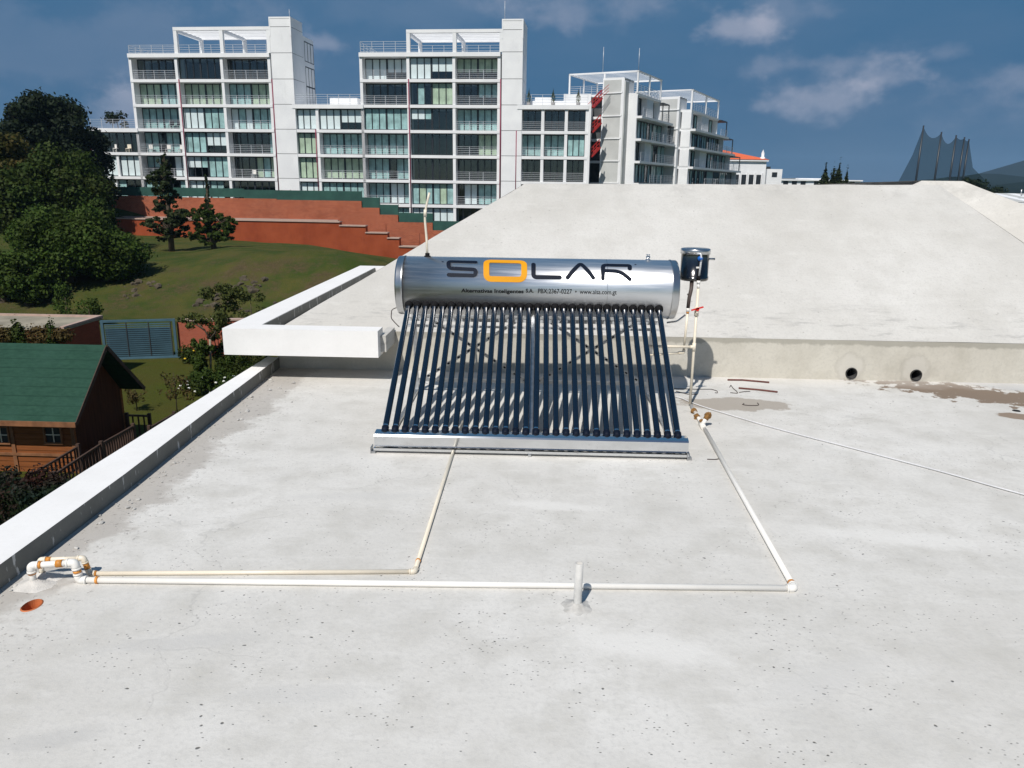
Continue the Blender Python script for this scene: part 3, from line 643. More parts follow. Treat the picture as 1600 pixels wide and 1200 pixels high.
    for xa,xb in ((-1.08,-.02),(.02,1.08)):
        for s in (0,1):
            a=Vector((xa if s==0 else xb,TY+.20+.012*s,.10)); b=Vector((xb if s==0 else xa,TY+.15+.012*s,TZ-.25)); mb=MB(); mb.bar(a,b,.004,.030,0,(0,0,1))
            k=22
            for j in range(1,k):
                p=a.lerp(b,j/k); q=(b-a).normalized(); mb.bar(p-q*.012-Vector((0,.003,0)),p+q*.012-Vector((0,.003,0)),.004,.016,1)
            part('cross_brace',mb,['galv','rubber'],heater)
    # sensor lead dangling at the left end
    mb=MB(); P=[Hi@gy(x,y,HY+TY) for x,y in [(624,480),(618,481),(612,484),(611,497),(616,503),(624,511)]]; mb.tube(fillet(P,.03),.0045,6); part('sensor_lead',mb,'wire',heater)
    mb=MB(); mb.lathe([(0,.012),(.03,.012),(.03,.0005)],(TX1-.005,TY-.10,TZ-.12),(1,0,0),10); part('end_plug',mb,'galv',heater)
build_heater()
# ================================================================== FEEDER TANK AND PIPES
def build_feeder():
    FX,FY=1.386,7.02; ft=thing('feeder_tank','small polished steel feeder cylinder hung beside the right end of the silver tank','feeder tank',(FX,FY,1.118))
    r=.127; mb=MB(); mb.lathe([(.0,.0005),(0,r-.006),(.012,r+.002),(.035,r+.002),(.037,r-.003),(.24,r-.003)],(0,0,0),(0,0,1),40); part('body',mb,'darksteel',ft)
    mb=MB(); mb.lathe([(.236,r-.001),(.236,r+.005),(.276,r+.005),(.280,r+.001),(.284,r-.01),(.287,.0005)],(0,0,0),(0,0,1),40); part('lid',mb,'capsteel',ft)
    mb=MB(); mb.lathe([(-.004,.022),(.03,.022),(.03,.010),(.05,.010),(.05,.0005)],(.018,-r+.004,.205),(0,-1,0),14); part('inlet_nut',mb,'blue',ft)
    mb=MB(); mb.lathe([(0,.010),(.05,.010),(.05,.0005)],(r,0,.19),(1,0,0),10); part('overflow_spout',mb,'galv',ft)
    mb=MB(); mb.box(-r-.05,-r+.01,-.02,.02,.05,.08); part('bracket',mb,'galv',ft)
    mb=MB(); mb.box(.0-.01,.03-.008,-r-.005,-r+.01,.118,.132); part('sticker',mb,'pvc',ft)
    YP=6.87
    g=lambda x,y,Y=YP: gy(x,y,Y)
    hose=thing('feed_hose','bright braided hose curving from the blue nut of the feeder down to the white pipe','hose',g(1092,440))
    mb=MB(); mb.tube(fillet([g(1089,397,6.89),g(1095,396),g(1096,404),g(1092,432)],.02),.0085,10); part('braided_tube',mb,'braid',hose,world=True)
    mb=MB(); mb.tube([g(1092,431),g(1091.7,438)],.014,12); part('hose_nut',mb,'rubber',hose,world=True)
    mb=MB(); mb.tube([g(1091.7,438.3),g(1091.3,443.5)],[.016,.016],12); mb.tube([g(1091.3,443.6),g(1091,451)],[.013,.011],12); part('reducer',mb,'pvc',hose,world=True)
    dh=thing('outlet_hose','dark insulated hose hanging below the feeder cylinder','hose',g(1074,486))
    mb=MB(); mb.tube([Vector((FX-.03,FY-.03,1.116)),g(1080,447,6.95)],.010,10); part('nipple',mb,'galv',dh,world=True)
    mb=MB(); P=[g(1081,440,6.95),g(1080,452),g(1077,465),g(1075,481)]; mb.tube(P,[.018,.017,.0165,.016],12); mb.tube([g(1076.5,460),g(1074,460)],.008,8); part('insulation',mb,'wire',dh,world=True)
    mb=MB(); mb.tube([g(1075,481.2),g(1074.7,487)],.0145,12); part('adapter',mb,'pvc',dh,world=True)
    mb=MB(); mb.tube(fillet([g(1042,504,6.9),g(1058,502),g(1071,492)],.02),.008,8); part('steel_branch',mb,'galv',dh,world=True)
    # riser from deck to hose, with red valve
    foot=gz(1078,632,.012); top=g(1091,451)
    cw=thing('cold_water_riser','cream pipe rising from the deck to the feeder with a red valve handle','pipe',(foot.x,foot.y,0))
    ax=lambda t:foot.lerp(top,t)
    mb=MB(); mb.tube([foot,top],.0125,12); part('pipe',mb,'cpvc',cw,world=True)
    mb=MB(); t=(632-486)/(632-451); mb.tube([ax(t-.04),ax(t+.04)],.020,12); mb.tube([ax(t),ax(t)+Vector((0,-.035,.0))],.010,8); part('valve_body',mb,'cpvc',cw,world=True)
    mb=MB(); c=ax(t+.02)+Vector((0,-.034,.004)); mb.bar(c+Vector((-.055,0,-.010)),c+Vector((.050,0,.022)),.016,.012); mb.tube([c+Vector((0,.008,0)),c-Vector((0,.008,0))],.016,10); part('valve_handle',mb,'redpl',cw,world=True)
    t=(632-541)/(632-451); mb=MB(); mb.tube([ax(t-.035),ax(t+.035)],.017,12); mb.tube([ax(t),ax(t)+Vector((-.035,0,0))],.016,12); part('pipe_tee',mb,'cpvc',cw,world=True)
    mb=MB(); mb.tube([ax(t)+Vector((-.03,0,0)),ax(t)+Vector((-.42,.0,.0))],.0125,12); part('branch_pipe',mb,'cpvc',cw,world=True)
    hr=thing('outlet_pipe','thin cream pipe dropping from the dark hose with an elbow to the left','pipe',g(1068,548))
    mb=MB(); a=g(1074.7,486); b=g(1068.5,546); mb.tube([a,b],.0105,12); part('pipe',mb,'cpvc',hr,world=True)
    mb=MB(); mb.tube([a,a.lerp(b,.06)],.0135,12); part('coupling',mb,'glue',hr,world=True)
    mb=MB(); e=g(1068.5,551); mb.tube(fillet([b,e,e+Vector((-.05,0,-.004))],.02),.0145,12); part('elbow',mb,'cpvc',hr,world=True)
    mb=MB(); mb.tube([e+Vector((-.045,0,-.004)),e+Vector((-.33,0,-.03))],.0095,12); part('branch_pipe',mb,'cpvc',hr,world=True)
    # ---- pipes on the deck
    def pipe_run(name,label,pts,r,mat,joints,base,extra=None):
        t=thing(name,label,'pipe',base)
        for i in range(len(pts)-1):
            mb=MB(); mb.tube([pts[i],pts[i+1]],r,14); part('pipe',mb,mat,t,world=True)
        for i in range(1,len(pts)-1):
            b=pts[i]; a=(pts[i-1]-b).normalized(); c=(pts[i+1]-b).normalized(); q=r*2.3
            mb=MB(); mb.tube(fillet([b+a*q,b,b+c*q],q*.8,8),r*1.28,14); mb.tube([b+a*q*1.05,b+a*q*.8],r*1.4,14); mb.tube([b+c*q*1.05,b+c*q*.8],r*1.4,14); part('elbow',mb,mat,t,world=True)
        for (i,tt,w) in joints:
            a,b=pts[i],pts[i+1]; L=(b-a).length; p=a.lerp(b,tt); d=(b-a).normalized(); mb=MB(); mb.tube([p-d*w/2,p+d*w/2],r*1.22,14); part('coupling',mb,'glue',t,world=True)
        return t
    rb=.0155; ra=.0115
    corner=gz(1241,919,rb); joinp=gz(1100,668,rb); far=gz(1080,634,rb); L=gz(124,906,rb)
    topB=Vector((L.x-.01,L.y,gy(118,879,L.y).z)); fb=gz(53,914,0); topB2=Vector((fb.x,fb.y,topB.z-.004)); 
    pb=[far,joinp,corner,L,topB,topB2,fb+Vector((0,0,-.01))]
    tb=pipe_run('cold_water_pipe','thick white pipe crossing the deck from the brown fittings to the left parapet',pb,rb,'pvc',[(2,.975,.012),(3,.50,.012),(4,.35,.03),(4,.80,.018),(1,.98,.012),(5,.35,.010)],(L.x,L.y,0))
    mid=gz(648,893,ra); up=gz(713,690,ra); up=mid+(up-mid)*1.25; LA=gz(140,896,ra)
    topA=Vector((LA.x-.02,LA.y+.0,gy(131,872,LA.y).z)); fa=gz(67,902,0); topA2=Vector((fa.x,fa.y+.0,topA.z))
    pa=[up,mid,LA,topA,topA2,fa+Vector((0,0,-.01))]
    pipe_run('hot_water_pipe','thin cream pipe running from under the tube rack to the left parapet',pa,ra,'cpvc',[(0,.955,.010),(1,.985,.025),(2,.55,.05),(3,.80,.022)],(LA.x,LA.y,0))
    # mortar collar round the two risers
    mb=MB()
    for c,s in ((fb,1),(fa,2)):
        n=24; k0=len(mb.v)
        for (rr,z) in ((.012,.030),(.030,.018),(.050,.008),(.085,-.003)):
            for i in range(n):
                an=2*math.pi*i/n; q=rr*(1+.28*noise.noise(Vector((math.cos(an)*2,math.sin(an)*2,s*3.1)))); mb.v.append(c+Vector((math.cos(an)*q*1.35,math.sin(an)*q,z)))
        for j in range(3):
            for i in range(n): mb.f.append((k0+j*n+i,k0+j*n+(i+1)%n,k0+(j+1)*n+(i+1)%n,k0+(j+1)*n+i)); mb.m.append(0); mb.sm.append(True)
    hw('mortar_collar',mb,'apron')
    # crusted brown fittings
    dd=(joinp-far).normalized()
    for (px,py,r,lab) in ((1084,642,.026,'small brown crusted pipe fitting nearest the riser'),(1089,651,.026,'small brown crusted pipe fitting in the middle of the three')):
        c=gz(px,py,.022); mb=MB(); mb.blob(c,(r,r*1.1,r),0,.22,3,px); single('pipe_fitting',mb,'rust',lab,'fitting',(c.x,c.y,0))
    tf=thing('tee_fitting','white tee with a large brown crusted cap sticking up beside the pipe bend','fitting',(joinp.x,joinp.y,0))
    b=gz(1097,664,.02); e=b+Vector((.035,.02,.055)); mb=MB(); mb.tube([b-dd*.06,b+dd*.07],.022,14); mb.tube([b,e],.018,12); part('tee',mb,'pvc',tf,world=True)
    mb=MB(); mb.tube([e-(e-b)*.2,e+(e-b)*.30],.022,8); mb.blob(e+(e-b)*.35,(.030,.026,.030),0,.2,3,4); part('cap',mb,'rust',tf,world=True)
    mb=MB(); mb.blob(b+Vector((-.004,.02,.03)),(.02,.016,.016),0,.2,2,9); part('nut',mb,'rust',tf,world=True)
    # stub pipe, open at the top
    s=gz(902,948,0); h=gy(903,880,s.y).z; stub=thing('vent_stub','short upright white pipe stub with open top in the middle of the deck','pipe',s)
    mb=MB(); r=.0195; mb.lathe([(-.01,r),(h,r),(h+.001,r-.003),(h-.08,r-.003),(h-.08,.0005)],(0,0,0),(.01,.0,1),24); part('pipe',mb,'dustypvc',stub)
    mb=MB(); n=26; rows=[(.020,.026),(.030,.014),(.055,.004),(.085,-.003)]
    for (rr,z) in rows:
        for i in range(n):
            an=2*math.pi*i/n; q=rr*(1+.3*noise.noise(Vector((math.cos(an)*2.4,math.sin(an)*2.4,1.3)))); mb.v.append(Vector((math.cos(an)*q,math.sin(an)*q,z)))
    for j in range(3):
        for i in range(n): mb.f.append((j*n+i,j*n+(i+1)%n,(j+1)*n+(i+1)%n,(j+1)*n+i)); mb.m.append(0); mb.sm.append(True)
    part('mortar_collar',mb,'chip',stub)
build_feeder()
def build_loose():
    for (a,b,c,lab) in (((1137,593.5),(1160,593.8),(1202,597.5),'rusty red-brown rod lying nearer the back wall'),((1154,606.3),(1185,609),(1215,612.5),'rusty red-brown rod lying farther from the back wall')):
        p=[gz(*q,.008) for q in (a,b,c)]; mb=MB(); mb.tube(p,.0095,8); single('metal_rod',mb,'rebar',lab,'rod',(p[0].x,p[0].y,0))
    wires=[([(1048,607),(1085,608),(1112,608),(1121,611),(1121,614),(1117,613.5)],'thin dark wire with a hooked end beside the riser pipe'),
           ([(1140,605),(1142,601.5),(1145,606),(1147,608),(1151,611),(1153,614.5),(1141,613.5)],'crumpled dark wire scrap beside the red-brown rods'),
           ([(1160,632),(1163,630),(1161,632.5),(1172,633.5),(1184,633.3),(1186,632),(1183.5,629.5)],'staple-shaped dark wire on the damp patch'),
           ([(1105,717.5),(1117,717.8),(1123,717),(1125,714.5)],'short bent wire under the diagonal white pipe'),
           ([(1152,584.5),(1160,584.6),(1170,585.8)],'short straight wire at the foot of the back wall'),
           ([(1155,613),(1165,611.5),(1172,611.5)],'tiny straight wire between the two red-brown rods'),
           ([(1056,611),(1075,616),(1090,616)],'dark straight wire crossing behind the riser foot')]
    for P,lab in wires:
        p=[gz(x,y,.005) for x,y in P]; mb=MB(); mb.tube(fillet(p,.02,4),.0032,6); single('wire_scrap',mb,'wire',lab,'wire',(p[0].x,p[0].y,0))
    p=[gz(x,y,.009) for x,y in [(1052,619),(1065,622),(1078,628),(1100,636),(1140,648),(1200,666),(1260,682),(1320,697),(1400,718),(1480,739),(1560,762),(1620,778),(1750,812),(2000,870)]]
    t=thing('electric_cable','pale cable with a dark shadow strand trailing across the deck to the right edge','cable',(p[0].x,p[0].y,0))
    mb=MB(); mb.tube(fillet(p,.2,4),.0056,8); part('cable_strand',mb,'cable',t,world=True)
    q=[v+Vector((.006,.014+.009*math.cos(i*2.3),-.004)) for i,v in enumerate(p)]; mb=MB(); mb.tube(fillet(q,.2,4),.0030,8); part('cable_strand',mb,'cableshade',t,world=True)  # thin dark strand drawn as the pale cable's shadow line
    # crumbs of mortar along the parapet
    mb=MB(); rnd=random.Random(3)
    for i in range(170):
        y=rnd.uniform(3.2,7.6); x=-2.58-(y-3.3)*.03+abs(rnd.gauss(0,.16)); r=rnd.uniform(.002,.010)*(1 if rnd.random()<.85 else 1.8); mb.blob((x,y,r*.4),(r,r*rnd.uniform(.6,1.6),r*.6),0,.35,1,i)
    for i in range(90):
        x=rnd.uniform(-2.3,5); y=rnd.uniform(2.4,7.6); r=rnd.uniform(.002,.0055); mb.blob((x,y,r*.4),(r,r*1.2,r*.6),0,.35,1,i)
    o=place('mortar_crumbs',mb.mesh('mortar_crumbs','chip')); tag(o,'pale mortar crumbs scattered on the deck along the left parapet','crumbs',None,'stuff')
    c=gz(600,911,.002); mb=MB(); mb.blob(c,(.018,.006,.004),0,.3,2,5); single('glue_drop',mb,'glue','small orange glue spot on the deck just below the white pipe','spot',(c.x,c.y,0))
build_loose()
# ================================================================== APARTMENTS
win_cache={}
def window(root,x,y,z,w,h,spec):
    """one glazed front: dark frame with a pane per letter; W/T/G curtains, lower case = blind half down, D = none"""
    key=(round(w,2),round(h,2),spec)
    if key not in win_cache:
        n=len(spec); pw=w/n; fr=MB(); gl=MB(); pass
        fr.box(0,w,0,.10,0,.09); fr.box(0,w,0,.10,h-.12,h)
        for i in range(n+1):
            ww=.05 if i not in (0,n) else .07
            if n>5 and i==n//2: ww=.11
            fr.box(max(0,i*pw-ww),min(w,i*pw+ww),-.005,.105,0,h)
        rnd=random.Random(len(spec)*7+sum(map(ord,spec))); low=h*rnd.uniform(.36,.52); runs=[]; gls=[]; last=None
        for i,ch in enumerate(spec):
            k=ch.upper(); x0=i*pw+.01; x1=(i+1)*pw-.01; z0=.06 if ch.isupper() else low
            if k=='D' or ch.islower():
                if not gls or gls[-1][0]!=i-1: gls.append([i,MB()])
                gls[-1][0]=i; zt=h-.05 if k=='D' else z0; gls[-1][1].face(((i*pw,.06,.05),((i+1)*pw,.06,.05),((i+1)*pw,.06,zt),(i*pw,.06,zt)))
            if ch!=last:
                if k!='D': runs.append((k,MB()))
                last=ch
            if k=='D': continue
            cm=runs[-1][1]; m=5 if k!='W' else 2; x0=i*pw; x1=(i+1)*pw
            for j in range(m):
                a=x0+(x1-x0)*j/m; b=x0+(x1-x0)*(j+1)/m; dy=.02 if k!='W' else .0; e0=dy*((i*m+j)%2); e1=dy*((i*m+j+1)%2)
                cm.face(((a,.062+e0,z0),(b,.062+e1,z0),(b,.062+e1,h-.1),(a,.062+e0,h-.1)))
        win_cache[key]=(fr.mesh('window','wframe'),[g.mesh('pane','glass') for _,g in gls],[(c.mesh('curtain','c'+k)) for k,c in runs])
    f,g,cs=win_cache[key]; o=place('window',f,root,(x,y,z))
    for q in g: place('pane',q,o)
    for c in cs: place('curtain',c,o)
    return o
rail_cache={}
def railing(root,x,y,z,w,mat='rail',rotz=0.,h=1.0,n=5):
    key=(round(w,2),mat,h,n)
    if key not in rail_cache:
        mb=MB(); k=max(2,int(w/1.3)+1)
        for i in range(k): mb.box(w*i/(k-1)-.025,w*i/(k-1)+.025,-.02,.02,0,h)
        for i in range(n): zz=.15+(h-.15)*i/(n-1); mb.box(0,w,-.015,.015,zz-.018,zz+.018)
        rail_cache[key]=mb.mesh('railing',mat)
    return place('railing',rail_cache[key],root,(x,y,z),rotz)
o0=gy(430,280,97.0); FA=rad(-4.0)
FZ=[16.45,13.55,10.70,7.85,5.00,2.10,-.78,-3.6]      # slab heights, z world
ZB=-4.6
BL,BD=[0],[0]
def facade_root(name,label,u,rot=FA,grp='white apartment blocks behind the brick retaining wall'):
    d=Vector((math.cos(FA),math.sin(FA),0)); p=o0+d*u; return thing(name,label,'apartment building',(p.x,p.y,ZB),rot,grp)
def bays(root,cols,levels,specs,ztop_i,depth=12.,side_l=True,side_r=True,rec_rail=1.25,rec=.38):
    """cols: u positions of columns (local); specs[floor][bay] = 'panes' + optional ' r' for a railing, 'p' prefix furniture"""
    body=MB(); inner=MB(); x0,x1=cols[0],cols[-1]
    nf=len(specs)
    for k in range(nf+1):
        z=FZ[ztop_i+k]-ZB if ztop_i+k<len(FZ) else 0
        th=.34 if k else .46
        body.box(x0-.16,x1+.16,-.05 if k else -.18,depth,z-th,z)
    ztop=FZ[ztop_i]-ZB; zbot=FZ[ztop_i+nf]-ZB
    for c in cols: body.box(c-.17,c+.17,0,rec_rail+.5,zbot,ztop-.46)
    for k in range(nf):
        zt=FZ[ztop_i+k]-ZB-(.34 if k else .46); zb=FZ[ztop_i+k+1]-ZB
        if side_l: body.box(x0-.16,x0-.02,rec_rail+.3,depth,zb,zt)
        if side_r: body.box(x1+.02,x1+.16,rec_rail+.3,depth,zb,zt)
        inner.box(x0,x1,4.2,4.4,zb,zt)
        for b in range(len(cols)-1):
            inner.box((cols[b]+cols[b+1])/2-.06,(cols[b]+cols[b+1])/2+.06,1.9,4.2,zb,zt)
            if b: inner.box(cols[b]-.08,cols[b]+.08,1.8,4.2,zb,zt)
            s=specs[k][b]
            if not s: continue
            fl=s.split(); sp=fl[0]; rl='r' in fl[1:]; a=cols[b]+.17; w=cols[b+1]-.17-a; y=rec_rail if rl else rec; h=zt-zb
            if '|' in sp:
                l,r=sp.split('|'); wl=w*len(l)/(len(l)+len(r)); body.box(a+wl-.15,a+wl+.15,.1,rec_rail,zb,zt)
                window(root,a,y,zb,wl-.17,h,l); window(root,a+wl+.17,y,zb,w-wl-.17,h,r)
            else: window(root,a,y,zb,w,h,sp)
            if rl: railing(root,a,.08,zb,w)
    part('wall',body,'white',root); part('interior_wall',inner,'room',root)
def tower(root,x0,x1,ztop,z_splits,y0=-.12,y1=7.0,mat='white'):
    mb=MB(); jt=MB(); zs=sorted(z_splits+[0,ztop]); 
    for a,b in zip(zs,zs[1:]):
        if b-a<.05: continue
        mb.box(x0,x1,y0,y1,a+.03,b-.03)
    jt.box(x0+.04,x1-.04,y0+.04,y1-.04,0,ztop-.1)
    mb.box(x0-.03,x1+.03,y0-.03,y0+.12,ztop-.1,ztop+.08); mb.box(x1-.1,x1+.03,y0,y1,ztop-.1,ztop+.08); mb.box(x0-.03,x0+.1,y0,y1,ztop-.1,ztop+.08)
    mb.box(x0-.03,x0+.10,y0-.03,y0+.1,ztop-2,ztop-.1) ; mb.box(x1-.10,x1+.03,y0-.03,y0+.1,ztop-2,ztop-.1)
    part('stair_tower',mb,mat,root); part('tower_joint',jt,'joint',root)
def pergola(root,x0,x1,z0,z1,xm,depth=6.5,mat='white'):
    mb=MB(); w=.42
    for x in (x0,xm,x1): mb.box(x,x+w,-.1,.32,z0,z1-.36)
    for x in (x0,xm,x1): mb.box(x,x+w,depth-.4,depth,z0,z1-.36)
    for x in (x0,xm,x1): mb.box(x+.02,x+w-.02,.32,depth,z1-.52,z1-.20)
    mb.box(x0,x1+w,-.12,.34,z1-.36,z1); mb.box(x0,x1+w,depth-.4,depth,z1-.35,z1)
    k=6
    for i in range(1,k): y=.3+(depth-.6)*i/k; mb.box(x0+.02,x1+w-.02,y-.10,y+.10,z1-.19,z1-.02)
    part('pergola',mb,mat,root)
def downpipe(root,x,z0,z1,y=-.10):
    mb=MB(); mb.tube([(x,y,z0),(x,y,z1)],.065,8); part('drain_pipe',mb,'redpipe',root)
def antenna(root,x,y,z,h):
    mb=MB(); mb.tube([(x,y,z),(x,y,z+h)],.03,5); part('lightning_rod',mb,'rail',root)
def chair(root,x,y,z,mat='pvc'):
    mb=MB(); mb.box(x-.25,x+.25,y-.25,y+.25,z+.40,z+.48); mb.box(x-.25,x+.25,y+.2,y+.28,z+.45,z+.95)
    for a in (-.22,.22):
        for b in (-.22,.22): mb.box(x+a-.02,x+a+.02,y+b-.02,y+b+.02,z,z+.4)
    return mb
def world_chair(root,x,y,z,lab,mat='pvc'):
    mb=chair(None,x,y,z); mb.v=[root.matrix_basis@v for v in mb.v]; b=root.matrix_basis@Vector((x,y,z)); single('balcony_chair',mb,mat,lab,'chair',b,'chairs on the apartment balconies')
def build_apartments():
    # ---------- left block
    c=[-17.4,-11.55,-5.8,.12]
    r=facade_root('apartment_building','leftmost white apartment block with stepped lower wing and red drain pipes',0)
    bays(r,c,6,[['DDDDDD r','DDDDDD','DDDDDD r'],['GGGTTT r','GGGGGG r','TTTGGG r'],['TTTTTT r','WWWTTT','WTWTTT r'],
      ['TTdTTd r','TTTwww','DDDddT r'],['ttDDWW r','wwtTTT','DDDGTG r'],['TTDDDT','WWWTTD','DDDDDD']],0)
    body=MB(); c2=[-23.5,-17.4]
    bays(r,c2,3,[['DDDDDD'],['WWW|WWW'],['TT|TDD']],3)
    tower(r,.5,3.1,20.3-ZB,[z-ZB for z in FZ[:7]]+[19.3-ZB],y1=3.6)
    # rear part of the tower, with corner windows
    mb=MB(); mb.box(1.2,3.1,3.6,7.2,0,18.95-ZB); part('stair_tower',mb,'white',r)
    for z in (16.1,13.2,10.9):
        o=window(r,3.12,4.0,z-ZB,3.1,2.35,'DDD'); o.rotation_euler.z=rad(90)
    pergola(r,-11.5,.05,FZ[0]-ZB,19.35-ZB,-5.75)
    railing(r,-17.4,.05,FZ[0]-ZB,5.8,h=.95); railing(r,-11.1,.05,FZ[0]-ZB,11.0,h=.95,n=4); railing(r,-23.5,.05,FZ[3]-ZB,6.0,h=1.05)
    railing(r,-17.4,.05,FZ[0]-ZB,7.0,rotz=rad(90),h=.95,n=4)
    for x in (-11.30,.42): downpipe(r,x,FZ[6]-ZB,FZ[1]-ZB)
    downpipe(r,-23.66,FZ[6]-ZB,FZ[3]-ZB); antenna(r,2.6,1,20.3-ZB,1.1)
    for (x,fl,n_) in ((-14.2,5,'pale chair at the left of the third balcony row'),): pass
    for (x,y,k,mt,lab) in ((-13.2,.6,2,'wframe','dark chair on the third-row balcony of the leftmost block, left of the pair'),(-12.3,.6,2,'wframe','dark chair on the third-row balcony of the leftmost block, right of the pair'),
        (-16.3,.6,3,'pvc','white chair at the left of the fourth-row balcony of the leftmost block'),(-13.9,.6,3,'pvc','white chair in the middle of the fourth-row balcony of the leftmost block'),(-12.2,.6,3,'pvc','white chair at the right of the fourth-row balcony of the leftmost block'),
        (-3.0,.6,4,'pvc','white seat behind the railing of the fifth-row right balcony of the leftmost block'),(-20.6,.2,3,'pvc','white armchair in the open room of the low left wing'),(-18.9,.2,3,'cpvc','cream chair in the open room of the low left wing')):
        world_chair(r,x,y,FZ[k+1]-ZB+.01,lab,mt)
    # ---------- middle block: lower link, seven storeys, tower
    r2=facade_root('apartment_building','middle white apartment block with tall stair tower on its right and roof pergola',11.35)
    s=11.35
    bays(r2,[0,5.65,11.1,16.4],7,[['WWWwww r','WWWwww','gggggg r'],['DDDDDD r','DTDGGG','Dddttt r'],['TTTTTT','wwtDDD','TTTTTT r'],['TTTTTT r','DDDDDD','DDDGGG r'],['TTTDTT r','DDDDDD','DDDDDD r'],['TTTWWT r','TGTTGT','DWWTTT r'],['TTTTTT','wwwWWW','DDDDDD']],0)
    bays(r2,[-8.45,-5.62,0],6,[['WWW','WWWwww'],['GGG','TTTTTT r'],['GGG','GGGGGG r'],['WWW','TTTTTT'],['TTT','TTTTTT r']],2,side_l=False)
    tower(r2,16.75,19.15,19.85-ZB,[z-ZB for z in FZ[:7]]+[18.8-ZB],y1=5.)
    mb=MB(); mb.box(16.75,18.6,-.10,5,0,10.4-ZB-.1) ; 
    pergola(r2,5.55,16.45,FZ[0]-ZB,18.9-ZB,11.0)
    railing(r2,0,.05,FZ[0]-ZB,5.6,h=1.2); railing(r2,0,.05,FZ[0]-ZB,7.0,rotz=rad(90),h=1.2,n=4); railing(r2,5.9,.05,FZ[0]-ZB,10.8,h=.75,n=3); railing(r2,-8.4,.05,FZ[2]-ZB,8.3,h=1.15)
    for x in (5.72,16.62): downpipe(r2,x,FZ[7]-ZB,FZ[1]-ZB)
    downpipe(r2,-5.85,FZ[6]-ZB,FZ[3]-ZB); antenna(r2,16.9,1,19.85-ZB,2.2)
    # roof room behind the link
    mb=MB(); mb.box(-6,-2.4,6,10,FZ[2]-ZB,FZ[2]+1.35-ZB); mb.box(-2.4,0,7,10,FZ[2]-ZB,FZ[2]+1.0-ZB); part('roof_room',mb,'white',r2)
    # ---------- right lower wing
    r3=facade_root('apartment_building','low white apartment wing with three bays and a red stair at its right edge',30.1)
    bays(r3,[.02,2.85,5.6,8.0],5,[['ddd r','DDD r','DDD r'],['TTT r','TTT r','TTT'],['ddd r','DDD r','ddd r'],['TTT','DDD','TTT'],['TTT','TTT','TTT']],2)
    mb=MB(); mb.box(-.05,8.3,3.4,3.6,FZ[2]-ZB,FZ[2]+.8-ZB); mb.box(1.6,3.6,3.6,7,FZ[2]-ZB,FZ[2]+1.2-ZB); mb.box(5.0,8.3,5,9,FZ[2]-ZB,FZ[2]+1.75-ZB); mb.box(8.17,8.45,-.1,9,0,FZ[2]+.2-ZB); part('roof_room',mb,'white',r3)
    railing(r3,0,1.5,FZ[2]-ZB,8.0,h=1.3); downpipe(r3,-.22,FZ[6]-ZB,FZ[3]-ZB)
    mb=MB()
    for k in range(3): # red stair flights glimpsed between the wing and the angled block
        za=FZ[2]+.9-k*2.75-ZB
        mb.bar((8.55,1.0,za-1.1),(9.55,1.6,za),.7,.14); mb.bar((8.55,.6,za-.2),(9.55,1.2,za+.9),.05,.10); mb.bar((8.55,.6,za-.6),(9.55,1.2,za+.5),.05,.08)
        for q in (0,.33,.66,1): mb.box(8.55+q-.03,8.55+q+.03,.6+.6*q-.03,.6+.6*q+.03,za-1.1+1.1*q,za-.2+1.1*q)
    for q in (0,.35,.7): mb.bar((8.0,3.0,FZ[2]-ZB-.3+q),(10.4,3.0,FZ[2]+1.9-ZB+q),.05,.06)
    part('outside_stair',mb,'redstair',r3)
    # potted cypresses on that terrace
    for (x,nm) in ((1.1,'leftmost of the three potted cypresses on the low wing roof'),(3.95,'middle of the three potted cypresses on the low wing roof'),(6.9,'rightmost of the three potted cypresses on the low wing roof')):
        b=r3.matrix_basis@Vector((x,1.0,FZ[2]-ZB)); t=thing('potted_cypress',nm,'potted plant',b,0,'potted cypresses on the low wing terrace')
        mb=MB(); mb.lathe([(0,.0005),(0,.18),(.35,.26),(.35,.0005)],(0,0,0),(0,0,1),12); part('pot',mb,'pot',t)
        mb=MB(); leaves(mb,[((0,0,1.05),(.33,.33,.75))],420,.10,11,taper=True); part('foliage',mb,'olive',t)
def leaves(mb,ells,n,size,seed,taper=False,shell=.55,droop=0.,mi=0):
    rnd=random.Random(seed); tot=sum(e[1][0]*e[1][1]*e[1][2] for e in ells)
    for (c,r) in ells:
        k=int(n*r[0]*r[1]*r[2]/tot)
        for _ in range(k):
            while True:
                v=Vector((rnd.uniform(-1,1),rnd.uniform(-1,1),rnd.uniform(-1,1)))
                l=v.length
                if l<=1 and (l>shell or rnd.random()<.35): break
            v*=1+max(0,rnd.gauss(0,.22))
            if taper:
                f=1-max(0,(v.z+.6)/1.7); v.x*=f; v.y*=f
            p=Vector(c)+Vector((v.x*r[0],v.y*r[1],v.z*r[2]))
            s=size*rnd.uniform(.6,1.35); nrm=(v+Vector((rnd.gauss(0,.6),rnd.gauss(0,.6),rnd.gauss(.25,.6)))).normalized()
            a=nrm.orthogonal().normalized(); q=Matrix.Rotation(rnd.uniform(0,6.28),3,nrm); a=q@a; b=nrm.cross(a)
            mb.face((p-a*s*.5,p-b*s*.30,p+a*s*.5,p+b*s*.30),mi)
def clumps(c,r,n,cr,seed,flat=.8,bottom=-.75):
    """clump ellipsoids spread through a crown ellipsoid, mostly near its skin"""
    rnd=random.Random(seed); out=[]
    for i in range(n):
        while True:
            v=Vector((rnd.uniform(-1,1),rnd.uniform(-1,1),rnd.uniform(bottom,1)))
            if .45<v.length<1: break
        k=cr*rnd.uniform(.45,1.35); out.append((Vector(c)+Vector((v.x*r[0],v.y*r[1],v.z*r[2])),(k,k,k*flat)))
    return out
